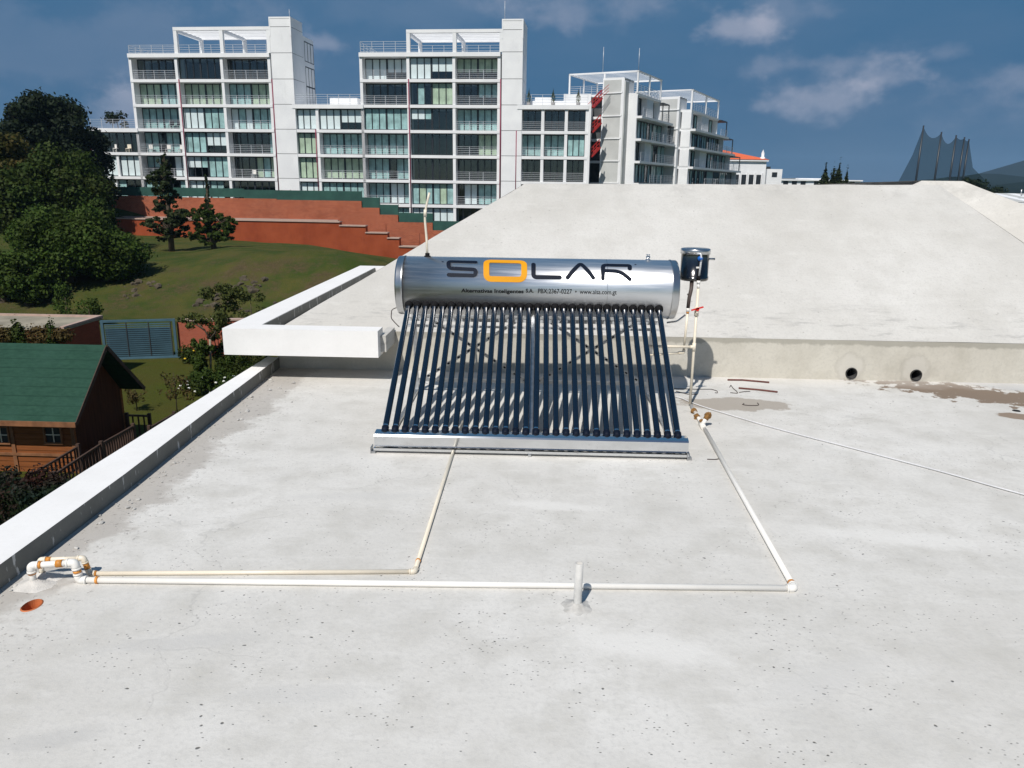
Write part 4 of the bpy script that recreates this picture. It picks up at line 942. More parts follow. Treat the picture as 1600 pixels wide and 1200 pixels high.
def tree(name,label,base,height,crown_r,mat,n=9000,leaf=.28,seed=1,trunk_r=.25,bark='bark',nclump=34,cr=None,crown_low=.3,group=None,cat='tree',lean=(0,0),squash=1.,extra=None,flat=.8):
    b=Vector(base); t=thing(name,label,cat,b,0,group); rnd=random.Random(seed)
    ch=height*(1-crown_low)/2; cc=Vector((lean[0],lean[1],height*crown_low+ch))
    rr=(crown_r,crown_r*.9,ch*.92)
    cl=clumps(cc,rr,nclump,cr or crown_r*.36,seed,flat)
    if extra: cl+=extra
    mb=MB(); leaves(mb,cl,n,leaf,seed+1); part('crown',mb,mat,t)
    mb=MB(); top=Vector((lean[0]*.7,lean[1]*.7,height*.8)); mid=top*.5+Vector((rnd.uniform(-.2,.2),0,0)); mb.tube([Vector((0,0,-.3)),Vector((0,0,.1)),mid,top],[trunk_r*1.25,trunk_r,trunk_r*.7,trunk_r*.15],9)
    part('trunk',mb,bark,t)
    for i in range(min(9,len(cl))):
        q=cl[i][0]; h0=rnd.uniform(.35,.75); a=Vector((0,0,.1)).lerp(top,h0); mb=MB(); m=a.lerp(q,.5)+Vector((0,0,-.1*height*.1)); mb.tube([a,m,q],[trunk_r*.45,trunk_r*.28,trunk_r*.08],6); part('limb',mb,bark,t)
    return t
build_apartments()
# ---------- tilted block and its neighbour, seen on the corner
def build_corner_blocks():
    def fbay(root,y,x0,x1,zb,zt,specs,rail=True):
        # bays on the right-hand facade; specs list of (u0,u1,panes)
        for (a,b,s,rl) in specs:
            window(root,a,y,zb,b-a,zt-zb,s)
            if rl: railing(root,a,y-1.3,zb,b-a,'rail')
    # --- block with pergola (local x runs back along its right face, y into the block)
    p=gy(988,300,98.0); zb=-6; r=thing('apartment_building','grey-panelled corner apartment block with white roof pergola, nearer of the two angled blocks','apartment building',(p.x,p.y,zb),rad(65),'angled apartment blocks on the right')
    zs=[12.5,9.9,7.3,4.7,2.1,-.5]; ends=[9.5,13.5,17.5,19.8,20]
    body=MB(); inner=MB()
    for k,z in enumerate(zs):
        e=ends[max(0,k-1)]; e2=ends[min(k,4)]; e=max(e,e2) if k else e2
        body.box(0,e,-.75 if k else -.1,6.2,z-zb-.28,z-zb)
    for k in range(5):
        z1=zs[k]-zb-.28; z0=zs[k+1]-zb; e=ends[k]
        inner.box(.3,e-.2,2.6,2.8,z0,z1); body.box(e-.22,e,0,6,z0,z1); body.box(0,.35,-.05,1.2,z0,z1)
        if k in (0,2): sp=[(.4,4.0,'DTD',1),(6.6,e-.3,'TDT' if k==0 else 'TTDTTD',k!=0)]; body.box(4.0,6.6,.0,1.0,z0,z1)
        elif k==4: sp=[(.4,4.4,'DDT',1),(6.6,12.3,'TDTT',0),(12.5,e-.4,'DDTD',1)]; body.box(4.4,6.6,0,1.,z0,z1)
        else: sp=[(.4,4.3,'TDT',0),(4.5,9.2,'TTDT',1),(9.5,e-.3,'TT' if k==1 else 'TTTD',1)]; 
        for a,b,s,rl in sp: window(r,a,.75,z0,b-a,z1-z0,s)
        for a,b,s,rl in sp:
            if rl: railing(r,a,-.7,z0,b-a)
        # recessed stair landings left of the grey tower
        inner.box(1.0,1.2,3.9,6.1,z0,z1); body.box(-.2,.05,3.9,6.1,z0-.28,z0)
        body.box(-.2,.2,5.95,6.2,z0,z1)
    part('wall',body,'white',r); part('interior_wall',inner,'room',r)
    for k,(a,e) in enumerate(((9.5,12.5),(13.5,16.2))):
        mb=MB(); z=zs[k+1]-zb+2.2; mb.box(a,e,-.4,3,z,z+.14); mb.box(e-.12,e,-.4,-.28,zs[k+1]-zb,z); mb.box(a+.1,a+.2,-.4,-.28,zs[k+1]-zb,z); part('terrace_awning',mb,'darkrail',r); railing(r,a,-.5,zs[k+1]-zb,e-a)
    mb=MB(); h=14.1-zb; mb.box(-1.35,2.5,1.3,1.55,0,h); mb.box(-1.35,2.5,3.75,3.9,0,h); mb.box(-1.30,2.5,1.3,3.9,h-.2,h+.05); mb.box(-1.42,-1.3,1.15,1.45,0,h)
    for z in zs: mb.box(-1.42,-1.2,1.3,3.9,z-zb-.12,z-zb)
    part('stair_tower',mb,'white',r)
    mb=MB(); mb.box(-1.32,2.4,1.55,3.75,0,h-.2); mb.box(-1.30,-.0,1.05,1.3,0,h-.4); part('tower_panel',mb,'greyp',r)
    mb=MB(); zt=14.85-zb; z0=12.5-zb
    for x,y in ((0,0),(4.6,0),(9.4,0),(0,4.2),(0,8.8),(9.4,8.8),(4.6,8.8)): mb.box(x-.09,x+.09,y-.09,y+.09,z0,zt)
    mb.box(-.1,9.5,-.12,.12,zt,zt+.16); mb.box(-.1,9.5,8.7,8.9,zt,zt+.16); mb.box(-.1,.1,-.1,8.9,zt,zt+.16); mb.box(9.3,9.5,-.1,8.9,zt,zt+.16)
    for i in range(1,9): mb.box(9.4*i/9-.04,9.4*i/9+.04,0,8.8,zt+.06,zt+.11)
    part('pergola',mb,'white',r); railing(r,0,0,z0,9.4,h=1.); railing(r,.0,0,z0,8.8,rotz=rad(90),h=1.)
    mb=MB(); mb.box(0,9.4,6,9,6-zb,12.45-zb); part('wall',mb,'white',r)
    antenna(r,0,4.5,zt,3.0); antenna(r,0,0,zt,2.6)
    # --- farther block
    p=gy(1072,300,112.0); r=thing('apartment_building','farther angled apartment block with stepped balconies beside the red tiled house','apartment building',(p.x,p.y,zb),rad(65),'angled apartment blocks on the right')
    zs=[11.9,9.4,7.0,4.4,1.9,-.6]; ends=[16,21,27,33,36]
    body=MB(); inner=MB()
    for k,z in enumerate(zs):
        e=max(ends[max(0,k-1)],ends[min(k,4)]) if k else ends[0]; body.box(-.3,e,-.8 if k else -.1,6,z-zb-.3,z-zb)
    for k in range(5):
        z1=zs[k]-zb-.3; z0=zs[k+1]-zb; e=ends[k]; inner.box(.3,e-.2,2.8,3,z0,z1); body.box(e-.25,e,0,6,z0,z1); body.box(-.35,.6,-.1,1.2,z0,z1)
        if k%2==0: sp=[(.7,6.2,'DTDT',1),(10.2,e-.4,'TDT' if k==0 else 'TDTTDTDT',k!=0)]; body.box(6.2,10.2,0,1.,z0,z1)
        else: sp=[(.7,7,'TTDTD',0),(7.3,14,'TDTTD',1),(14.4,e-.4,'TDTD',1)]
        for a,b,s,rl in sp:
            window(r,a,.75,z0,b-a,z1-z0,s)
            if rl: railing(r,a,-.75,z0,b-a)
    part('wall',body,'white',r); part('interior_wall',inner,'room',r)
    for k,(a,e) in enumerate(((16,20.5),(21,26),(27,33))):
        mb=MB(); z=zs[k+1]-zb+2.2; mb.box(a,e,-.5,3,z,z+.14); mb.box(e-.12,e,-.5,-.36,zs[k+1]-zb,z); mb.box(e-.12,e,2.6,2.8,zs[k+1]-zb,z); part('terrace_awning',mb,'darkrail',r); railing(r,a,-.6,zs[k+1]-zb,e-a)
    mb=MB(); h=13.5-zb; mb.box(-1.2,2.5,1.4,1.7,0,h); mb.box(-1.2,2.5,4.0,4.2,0,h); mb.box(-1.15,2.5,1.4,4.2,h-.25,h+.05)
    for z in zs: mb.box(-1.3,-1.1,1.4,4.2,z-zb-.12,z-zb)
    part('stair_tower',mb,'white',r); mb=MB(); mb.box(-1.17,2.4,1.7,4.0,0,h-.25); part('tower_panel',mb,'greyp',r)
    mb=MB(); zt=14.35-zb; z0=zs[0]-zb
    for x,y in ((-.2,0),(7.8,0),(15.6,0),(-.2,4.5),(-.2,8),(15.6,8)): mb.box(x-.11,x+.11,y-.11,y+.11,z0,zt)
    mb.box(-.3,15.7,-.14,.14,zt,zt+.16); mb.box(-.3,15.7,7.9,8.1,zt,zt+.16); mb.box(-.3,-.1,-.1,8.1,zt,zt+.16); mb.box(15.5,15.7,-.1,8.1,zt,zt+.16)
    for i in range(1,11): mb.box(15.7*i/11-.05,15.7*i/11+.05,0,8,zt+.06,zt+.11)
    part('pergola',mb,'white',r); railing(r,0,0,z0,15.6,h=1.)
    mb=MB(); mb.box(-.3,15,5.5,8.2,0,zs[0]-zb); part('wall',mb,'white',r)
build_corner_blocks()
def build_far_right():
    # red tiled house
    Y=150.; g=lambda x,y,dY=0: gy(x,y,Y+dY)
    a=g(1118,283); b=g(1195,283); zt=g(1150,250).z; t=thing('tiled_house','white house with orange-red tiled roof beyond the angled apartment blocks','house',((a.x+b.x)/2,Y,-4))
    mb=MB(); x0,x1=a.x,b.x; mb.box(x0,x1,Y,Y+14,-4,zt-.2); mb.box(x0-.3,x1+.3,Y-.4,Y+14.4,zt-.2,zt+.12); part('wall',mb,'white',t,world=True)
    mb=MB(); rt=g(1140,235).z; e=((x0-.4,Y-.5,zt+.12),(x1+.4,Y-.5,zt+.12),(x1+.4,Y+14.5,zt+.12),(x0-.4,Y+14.5,zt+.12)); c1=(x0+2.2,Y+7,rt+.4); c0=(x0+1,Y+7,rt+.4)
    mb.face((e[0],e[1],c1,c0)); mb.face((e[1],e[2],c1)); mb.face((e[2],e[3],c0,c1)); mb.face((e[3],e[0],c0)); part('roof',mb,'tile',t,world=True)
    mb=MB(); c=g(1192.5,249); mb.lathe([(0,.45),(.5,.45),(.5,.25),(1.2,.3),(1.7,.05),(1.9,.0005)],(c.x,Y+.5,zt+.1),(0,0,1),8); part('chimney',mb,'white',t,world=True)
    for i in range(5):
        x=x0+2.0+i*(x1-x0-3)/4.5; mb=MB(); mb.box(x,x+.9,Y-.03,Y+.05,-.5,zt-2.6); part('window',mb,'wframe',t,world=True)
        mb=MB(); mb.box(x+1.05,x+1.30,Y-.35,Y-.05,-1,zt-2.2); part('pillar',mb,'white',t,world=True)
    for (xa,xb,yt,dY,lab,nm) in ((1197,1221,264,6,'small plain white house block right of the tiled house','house'),):
        p=g(xa,283,dY); q=g(xb,283,dY); z=g(xa,yt,dY).z; t=thing(nm,lab,'house',((p.x+q.x)/2,Y+dY,-4)); mb=MB(); mb.box(p.x,q.x,Y+dY,Y+dY+8,-4,z); part('wall',mb,'white',t,world=True)
        mb=MB(); mb.box(p.x+1.0,p.x+2.0,Y+dY-.04,Y+dY+.05,z-1.5,z-.6); mb.box(p.x+.2,p.x+1.2,Y+dY+2,Y+dY+4,z,z+.5); part('window',mb,'wframe',t,world=True)
    def lowroof(xa,xb,yt,dY,lab,vents):
        p=g(xa,283,dY); q=g(xb,283,dY); z=g(xa,yt,dY).z; t=thing('low_building',lab,'building',((p.x+q.x)/2,Y+dY,-4)); mb=MB(); mb.box(p.x,q.x,Y+dY,Y+dY+12,-4,z-.25); mb.box(p.x-.3,q.x+.3,Y+dY-.4,Y+dY+12.4,z-.25,z)
        part('wall',mb,'white',t,world=True)
        for k in range(vents):
            mb=MB(); x=p.x+(q.x-p.x)*(k+.5)/vents; mb.box(x-.5,x+.5,Y+dY-.03,Y+dY+.1,z-1.2,z-.35); part('window',mb,'wframe',t,world=True)
    lowroof(1221,1262,280.0,14,'long low white building just above the roof ridge beside the white block',3)
    lowroof(1244,1280,278.3,30,'low white building with dark openings left of the three small pines',4)
    lowroof(1262,1345,280.5,24,'low white flat building behind the three small pines',3)
    for (px,py,w,lab,s) in ((1288,264,2.3,'short dark pine left of the small far pine group',1),(1309,263,2.3,'tallest pine in the middle of the small far pine group',2),(1322,272,1.5,'smallest pine at the right of the small far pine group',3),(1301,269,1.4,'slim pine between the two taller far pines',4)):
        b=g(px,284,-20); top=g(px,py,-20); h=top.z+4; t=thing('pine_tree',lab,'tree',(b.x,b.y,-4),0,'small pines beyond the sloped roof')
        mb=MB(); e=[((0,0,h*.55),(w,w,h*.45))]; leaves(mb,e,2200,.40,s,taper=True); leaves(mb,clumps((0,0,h*.6),(w*.9,w*.9,h*.36),9,w*.35,s),600,.3,s); part('crown',mb,'needle',t); mb=MB(); mb.tube([(0,0,-.5),(0,0,h*.9)],[.18,.04],7); part('trunk',mb,'bark',t)
    # golf range netting on tall poles
    Yn=220.; tops=[(1443,198),(1471,208),(1494,213),(1507,216),(1514,219)]; P=[gy(x,y,Yn+ (0,0,0,9,18)[i]) for i,(x,y) in enumerate(tops)]
    t=thing('golf_net','tall dark netting screen hung on leaning poles near the horizon','net',(P[1].x,Yn,-8))
    for p in P: mb=MB(); mb.tube([(p.x-.0,p.y,-8),(p.x,p.y,p.z+.3)],[.36,.2],8); part('pole',mb,'wframe',t,world=True)
    mb=MB()
    def curtain(a,b,sag,zb=-8,k=10):
        for i in range(k):
            u,v=i/k,(i+1)/k; f=lambda q: a.lerp(b,q)-Vector((0,0,sag*4*q*(1-q)*1)); p,q=f(u),f(v); mb.face((p,q,(q.x,q.y,zb),(p.x,p.y,zb)))
    curtain(P[0],P[1],2.0); curtain(P[1],P[2],2.3); curtain(P[2],P[3],.6); curtain(P[3],P[4],.5)
    l0=gy(1402,287,Yn+5); mb.face((P[0],P[0]*.62+l0*.38+Vector((0,0,-1.6)),l0,(P[0].x,P[0].y,-8))); q0=gy(1520,262,Yn+20); q1=gy(1545,287,Yn+24); mb.face((P[4],q0,(q0.x,q0.y,-8),(P[4].x,P[4].y,-8))); mb.face((q0,q1,(q0.x,q0.y,-8)))
    part('netting',mb,'net',t,world=True)
    # dark hedge / tree line under the net
    for (px,py,w,s,lab) in ((1520,268,3.2,31,'dark tree at the right foot of the golf netting'),(1536,281,4.2,32,'low dark tree right of the golf netting foot'),(1553,292,4.,33,'dark tree clump just above the roof wing edge')):
        top=gy(px,py,170.); h=max(2.,top.z+9); tree('broadleaf_tree',lab,(top.x,170,-9),h,w*.6,'leafd',2500,.6,s,.3,nclump=14,cr=w*.33,crown_low=.15,group='dark trees by the golf netting')
    # neighbour roof with pale striped sheets, at the right edge
    Yr=34.; a=gy(1557,304,Yr); b=gy(1640,305,Yr); z=a.z; t=thing('carport_roof','low roof of alternating white and grey sheets at the right edge behind the roof wing','roof',(a.x,Yr,ZG))
    n=9; 
    for i in range(n):
        x=a.x+i*.42; mb=MB(); mb.prism([(x,Yr,z-.30),(x+.41,Yr,z-.30),(x+.41+.12,Yr+3.2,z),(x+.12,Yr+3.2,z)],(0,0,.04)); part('roof_sheet',mb,'white' if i%2 else 'greyp',t,world=True)
    mb=MB(); mb.box(a.x-.2,a.x+4,Yr-.1,Yr+.0,z-.44,z-.32); part('gutter',mb,'white',t,world=True)
    mb=MB(); mb.box(a.x-.2,a.x+4,Yr+.1,Yr+3.,z-3.,z-.45); part('wall',mb,'darkrail',t,world=True)
    for xx in (a.x,a.x+3.8): mb=MB(); mb.box(xx,xx+.15,Yr+.0,Yr+.1,ZG,z-.4); part('post',mb,'white',t,world=True)
    mb=MB(); mb.tube([gy(1596,306,Yr+1),gy(1596,296,Yr+1)],.03,6); part('vent_pipe',mb,'galv',t,world=True)
build_far_right()
# ================================================================== RETAINING WALLS AND FENCE
def build_walls():
    d=Vector((math.cos(FA),math.sin(FA),0)); nb=Vector((-math.sin(FA),math.cos(FA),0))
    def stepped(name,label,px,Y,steps,zb,mat,cop):
        o=gy(px,280,Y); t=thing(name,label,'wall',(o.x,o.y,-9),FA,'stepped red retaining walls below the apartments'); mb=MB(); mc=MB()
        for (u0,u1,zt) in steps: mb.box(u0,u1,0,.8,0,zt+9); mc.box(u0-.05,u1+.03,-.12,.9,zt+9,zt+9.13)
        part('wall_face',mb,mat,t)
        if cop: part('coping',mc,'coping',t)
        return o,t
    up=[(-60,-12,-.15),(-12,0,-.22),(0,10.05,-.32),(10.05,12.13,-1.05),(12.13,14.28,-1.80),(14.28,18.27,-2.60),(18.27,24,-3.45),(24,40,-4.3)]
    o,t=stepped('upper_brick_wall','long upper brick retaining wall with stepped end, directly under the green mesh fence',430,90.,up,-9,'brickfar',False)
    mb=MB(); mb.box(-60,7.3,-.25,.0,-2.62+9,-2.45+9); part('ledge',mb,'coping',t)
    mb=MB(); mb.box(-60,7.3,-.24,-.02,-2.85+9,-2.625+9); part('ledge_shadow_strip',mb,'joint',t)  # solid dark strip standing in for the shadow under the ledge
    for (u,w) in ((12.6,.25),(16.4,.35),(18.4,.25)): mb=MB(); mb.box(u,u+w,-.10,-.0,1,5.2+(u<14)*.9); part('pilaster',mb,'brickfar',t)
    lo=[(-60,-10,-2.72),(-10,7.22,-2.66),(7.22,10.2,-3.05),(10.2,12.7,-3.78),(12.7,14.03,-4.33),(14.03,30,-5.24)]
    stepped('lower_red_wall','lower plain red retaining wall stepping down to the right above the grass bank',430,88.,lo,-9,'redplaster',True)
    t=thing('mesh_fence','dark green shade mesh fence along the top of the upper brick wall','fence',(o.x,o.y,-.3),FA)
    mb=MB(); 
    tops=[(-60,-4.0,-.10,.88),(-4.0,10.05,-.32,.76),(10.06,12.13,-1.05,.10),(12.14,14.28,-1.80,-.68),(14.29,18.27,-2.60,-1.55),(18.28,23,-3.45,-2.38)]
    for (a,b,z0,z1) in tops:
        k=max(1,int((b-a)/.6))
        for i in range(k):
            x0=a+(b-a)*i/k; x1=a+(b-a)*(i+1)/k; y0=.2+.04*math.sin(i*1.7); y1=.2+.04*math.sin((i+1)*1.7); mb.face(((x0,y0,z0+.3),(x1,y1,z0+.3),(x1,y1,z1+.3),(x0,y0,z1+.3)))
    part('shade_cloth',mb,'mesh',t)
    for (a,b,z0,z1) in tops:
        k=max(1,int((b-a)/2.4))
        for i in range(k+1):
            x=a+(b-a)*i/k; 
            if x<-26: continue
            mb=MB(); mb.box(x-.03,x+.03,.24,.30,z0+.3,z1+.36); part('fence_post',mb,'darkrail',t)
build_walls()
# ================================================================== GARDEN
def build_garden():
    # ---- playhouse
    x1=-11.88; x0=-19.0; yf=18.3; yb=20.75; ze=-3.98; yr=(yf+yb)/2; zr=-2.42
    t=thing('playhouse','wooden playhouse with green shingle roof beside the lawn','playhouse',((x0+x1)/2,yr,ZG))
    mb=MB(); mb.box(x0,x1,yf,yf+.1,ZG,ze+.1); mb.box(x0,x1,yb-.1,yb,ZG,ze+.1); mb.box(x0,x0+.1,yf+.1,yb-.1,ZG,ze)
    part('wall',mb,'siding',t,world=True); mb=MB()
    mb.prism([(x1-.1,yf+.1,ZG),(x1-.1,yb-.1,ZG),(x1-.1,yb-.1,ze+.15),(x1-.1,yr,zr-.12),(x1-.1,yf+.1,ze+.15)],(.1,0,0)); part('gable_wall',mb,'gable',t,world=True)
    sl=(zr-ze)/(yr-yf+.45)
    xr=x1+.42; th=.07; mb=MB()
    zl=ze-.04
    mb.prism([(x0-.3,yf-.5,zl),(x0-.3,yr,zr),(x0-.3,yr,zr+th),(x0-.3,yf-.5,zl+th)],(xr-x0+.3,0,0)); mb.prism([(x0-.3,yr,zr),(x0-.3,yb+.45,zl),(x0-.3,yb+.45,zl+th),(x0-.3,yr,zr+th)],(xr-x0+.3,0,0)); part('roof',mb,'shingle',t,world=True)
    mb=MB(); mb.box(x0-.3,xr,yf-.54,yf-.503,zl-.06,zl+.07); part('fascia_board',mb,'wood',t,world=True); mb=MB(); mb.bar((xr+.012,yf-.5,zl+.02),(xr+.012,yr,zr+.02),.02,.11); mb.bar((xr+.012,yb+.45,zl+.02),(xr+.012,yr,zr+.02),.02,.11); part('barge_board',mb,'dwood',t,world=True)
    mb=MB(); 
    for x in (-12.9-.6,): mb.box(x-.05,x+.05,yf-.03,yf-.002,ZG,ze)
    mb.box(x1-.06,x1+.02,yf-.03,yf-.002,ZG,ze); mb.box(x0,x1,yf-.04,yf-.002,ZG+.45,ZG+.52); part('trim_board',mb,'wood',t,world=True)
    for px in (84,2):
        c=gy(px,679,yf); w=.20; h=.20; o=MB(); 
        for a,b,cc,dd in ((-w-.04,w+.04,-h-.05,-h),(-w-.04,w+.04,h,h+.04),(-w-.04,-w,-h,h),(w,w+.04,-h,h)): o.box(c.x+a,c.x+b,yf-.06,yf-.003,c.z+cc,c.z+dd)
        wn=part('window',o,'wood',t,world=True)
        mb=MB(); mb.box(c.x-w,c.x+w,yf-.012,yf-.004,c.z-h,c.z+h); part('pane',mb,'blackhole',wn,world=True,root=t)
        mb=MB(); mb.box(c.x-.012,c.x+.012,yf-.03,yf-.013,c.z-h,c.z+h); mb.box(c.x-w,c.x-.013,yf-.03,yf-.013,c.z-.012,c.z+.012); mb.box(c.x+.013,c.x+w,yf-.03,yf-.013,c.z-.012,c.z+.012); part('glazing_bar',mb,'cpvc',wn,world=True,root=t)
    # ---- wooden railings of the ramp
    def rail(lab,P,h,step=.11,w=.05):
        b=P[0]; t=thing('wooden_railing',lab,'railing',(b.x,b.y,ZG),0,'wooden railings of the playhouse ramp')
        mt=MB(); 
        for a,c in zip(P,P[1:]): mt.bar(a,c,w,.05); mt.bar(a-Vector((0,0,h*.85)),c-Vector((0,0,h*.85)),w*.8,.04)
        part('handrail',mt,'dwood',t,world=True)
        mb=MB()
        for a,c in zip(P,P[1:]):
            k=int((c-a).length/step)
            for i in range(k+1):
                p=a.lerp(c,i/max(1,k)); mb.box(p.x-.018,p.x+.018,p.y-.014,p.y+.014,p.z-h*.9,p.z-.02)
        part('baluster',mb,'dwood',t,world=True)
        for p in P: mb=MB(); mb.box(p.x-.04,p.x+.04,p.y-.04,p.y+.04,ZG,p.z+.08); part('post',mb,'dwood',t,world=True)
    g=lambda x,y,Y: gy(x,y,Y)
    rail('short wooden ramp railing against the playhouse front corner',[g(48,742,16.6),g(122,698,17.8)],.62)
    rail('long wooden ramp railing running down from the lawn gate past the playhouse',[g(84,742,15.8),g(158,694,17.4),g(208,666,19.0)],.70)
    rail('dark wooden railing at the head of the ramp beside the parapet',[g(233,669,19.6),g(272,647,21.0)],.5)
    rail('small slatted wooden gate panel on the lawn at the head of the ramp',[g(198,649,20.6),g(233,650,20.9)],.8,.14,.06)
    mb=MB(); a=g(200,722,17.5); mb.prism([g(60,742,16.2)+Vector((0,0,-.7)),g(208,690,19.3)+Vector((0,0,-.4)),g(240,682,19.6)+Vector((0,0,-.4)),g(120,742,15.4)+Vector((0,0,-.7))],(0,0,.06)); single('wooden_ramp','' and mb or mb,'dwood','plank ramp between the playhouse railings','ramp',(a.x,a.y,ZG))
    # ---- shed with flat roof
    sx0,sx1,sy0,sy1,sz=-24.,-16.95,26.4,28.7,-3.32
    t=thing('brick_shed','low red brick shed with flat screed roof and hanging plants behind the playhouse','shed',((sx0+sx1)/2,sy0,ZG))
    mb=MB(); mb.box(sx0,sx1,sy0,sy1-.1,ZG,sz-.05); part('wall',mb,'brickd',t,world=True)
    mb=MB(); mb.box(sx0-.1,sx1-.0,sy0-.05,sy1,sz-.05,sz+.03); part('roof',mb,'flatroof',t,world=True)
    mb=MB(); mb.box(sx0-.1,sx1+.05,sy1,sy1+.12,sz-.05,sz+.10); mb.box(sx1-.12,sx1+.04,sy0-.07,sy1,sz+.031,sz+.10); part('roof_edge',mb,'coping',t,world=True)
    c=gy(28,536,sy0); mb=MB(); mb.box(c.x-.38,c.x+.38,sy0-.03,sy0-.003,c.z-.6,c.z+.25); part('window',mb,'blackhole',t,world=True)
    for i,(px,w,h,m_) in enumerate(((62,.55,.35,'brownleaf'),(92,.5,.25,'brownleaf'),(27,.3,.6,'leaf'),(80,.18,.75,'leaf'),(5,.4,.3,'brownleaf'))):
        c=gy(px,519,sy0-.1); mb=MB(); leaves(mb,[((c.x,sy0-.1,c.z-h*.4),(w,.14,h)) ],700,.11,50+i); mb.tube([(c.x,sy0-.1,c.z+h*.5),(c.x,sy0-.1,c.z-h*1.3)],.02,5); mb.tube([(c.x-w,sy0-.1,c.z-h*.2),(c.x+w,sy0-.1,c.z-h*.4)],.02,5); o=single('trailing_plant',mb,m_,['brown trailing plant over the shed edge, widest one','brown trailing plant at the shed corner nearest the gate','green creeper hanging across the dark shed window','slim green creeper on the shed wall right of its window','brown trailing plant at the left edge of the shed'][i],'plant',(c.x,sy0-.1,c.z),'plants trailing over the brick shed')
    # ---- gate
    a=gz(164,562,ZG); b=gz(279,558,ZG); zt=gy(165,501,a.y).z; L=(b-a).length; ang=math.atan2(b.y-a.y,b.x-a.x)
    t=thing('sliding_gate','blue-grey slatted metal gate between the brick shed and garden wall','gate',a,ang)
    H=zt-ZG; mb=MB(); 
    for x in (0,L-.10): mb.box(x,x+.10,-.05,.05,0,H)
    mb.box(.1,L-.1,-.05,.05,H-.09,H); mb.box(.1,L-.1,-.05,.05,.02,.10); part('gate_frame',mb,'gate',t)
    for i in range(3):
        x0=.12+(L-.3)*i/3; x1=.12+(L-.3)*(i+1)/3; mb=MB(); k=16
        for j in range(k): z=.13+(H-.25)*j/k; mb.box(x0+.02,x1-.03,-.03,.0,z,z+(H-.25)/k*.50)
        part('slat_panel',mb,'gate',t)
        mb=MB(); mb.box(x1-.03,x1+.0,-.045,.03,.1,H-.1); part('gate_post',mb,'darkrail',t)
    mb=MB(); mb.box(.12,L-.25,.10,.12,.1,H*.78); part('backing_sheet',mb,'gatepale',t)
    mb=MB(); mb.box(-.1,L+.1,-.12,.12,0,.05) ; part('track',mb,'gate',t)
    # ---- garden wall
    c=gz(281,557,ZG); e=Vector((-6.,c.y+1.6,ZG)); zt2=gy(300,500,c.y).z; t=thing('garden_wall','red brick garden wall running right from the slatted gate','wall',c,math.atan2(e.y-c.y,e.x-c.x))
    mb=MB(); mb.box(0,(e-c).length,0,.25,0,zt2-ZG-.06); part('wall_face',mb,'brick',t); mb=MB(); mb.box(-.02,(e-c).length,-.04,.29,zt2-ZG-.06,zt2-ZG); part('coping',mb,'coping',t)
    # ---- small Y shaped tree with tufted ends
    b=gz(329,590,ZG); t=thing('young_tree','slender young tree with forked trunk and tufted leaves in front of the garden wall','tree',b)
    P=lambda x,y: gy(x,y,b.y)-b; mb=MB(); fork=P(328,530); mb.tube([Vector((0,0,-.1)),P(329,560),fork],[.05,.045,.04],8); part('trunk',mb,'palebark',t)
    tips=[P(312,508),P(338,512),P(350,480),P(300,503)]
    for i,q in enumerate([[fork,P(320,516),tips[0]],[fork,P(336,520),tips[1],tips[2]],[P(320,516),P(308,508),tips[3]]]):
        mb=MB(); mb.tube(q,[.035-.008*j for j in range(len(q))],6); part('limb',mb,'bark',t)
    e=[]; rnd=random.Random(5)
    for q,r in ((P(347,470),.55),(P(350,490),.5),(P(340,503),.32),(P(305,500),.38),(P(318,500),.3),(P(292,494),.22),(P(350,455),.35)):
        for k in range(4): e.append((q+Vector((rnd.uniform(-r,r),rnd.uniform(-r,r),rnd.uniform(-r,r)*.6)),(r*.5,r*.5,r*.42)))
    mb=MB(); leaves(mb,e,2300,.13,3); part('crown',mb,'olive',t)
    def bush(lab,px,py,w,h,mat,n,leaf,seed,flower=None,grp=None,name='shrub',z=ZG,Y=None):
        c=gz(px,py,z) if Y is None else gy(px,py,Y); t=thing(name,lab,'shrub',c,0,grp); cl=clumps((0,0,h*.5),(w,w*.8,h*.5),26,min(w,h)*.30,seed,1.3)
        mb=MB(); leaves(mb,cl,n,leaf,seed); part('foliage',mb,mat,t); mb=MB(); 
        for i in range(3): q=cl[i][0]; mb.tube([(0,0,-.05),q*.5,q],[.03,.02,.008],5)
        part('stem',mb,'bark',t)
        if flower:
            mb=MB(); rnd=random.Random(seed)
            for i in range(flower[1]): q=rnd.choice(cl)[0]+Vector((rnd.gauss(0,w*.2),-w*.35+rnd.gauss(0,.1),rnd.gauss(0,h*.15))); mb.blob(q,(.05,.05,.035),0,.2,1,i)
            part('flower',mb,flower[0],t)
    G='shrubs in front of the garden wall'
    bush('upright bright green conifer bush left of the young tree trunk',320,592,.42,1.75,'leafb',3800,.09,61,None,G)
    bush('dark upright bush half hidden behind the white parapet corner',345,575,.45,1.9,'leaf',3400,.09,62,None,G)
    bush('bright green bush under the overhanging white parapet',372,594,.6,1.45,'leafb',4200,.09,63,None,G)
    bush('yellow-green bush at the parapet end right of the others',400,585,.6,1.1,'olive',2400,.10,64,None,G)
    bush('low shrub with a yellow flower at the gate corner',300,566,.55,.6,'leaf',1400,.10,65,('yellowflower',4),G)
    bush('low dark flowering shrub with small white flowers nearest the white parapet',325,612,.85,.6,'leaf',2600,.11,66,('whiteflower',14),G)
    bush('low leafy shrub with white flowers between the young tree and the parapet',358,602,.8,.7,'leaf',2400,.11,67,('whiteflower',10),G)
    S='thin brown saplings on the lawn'
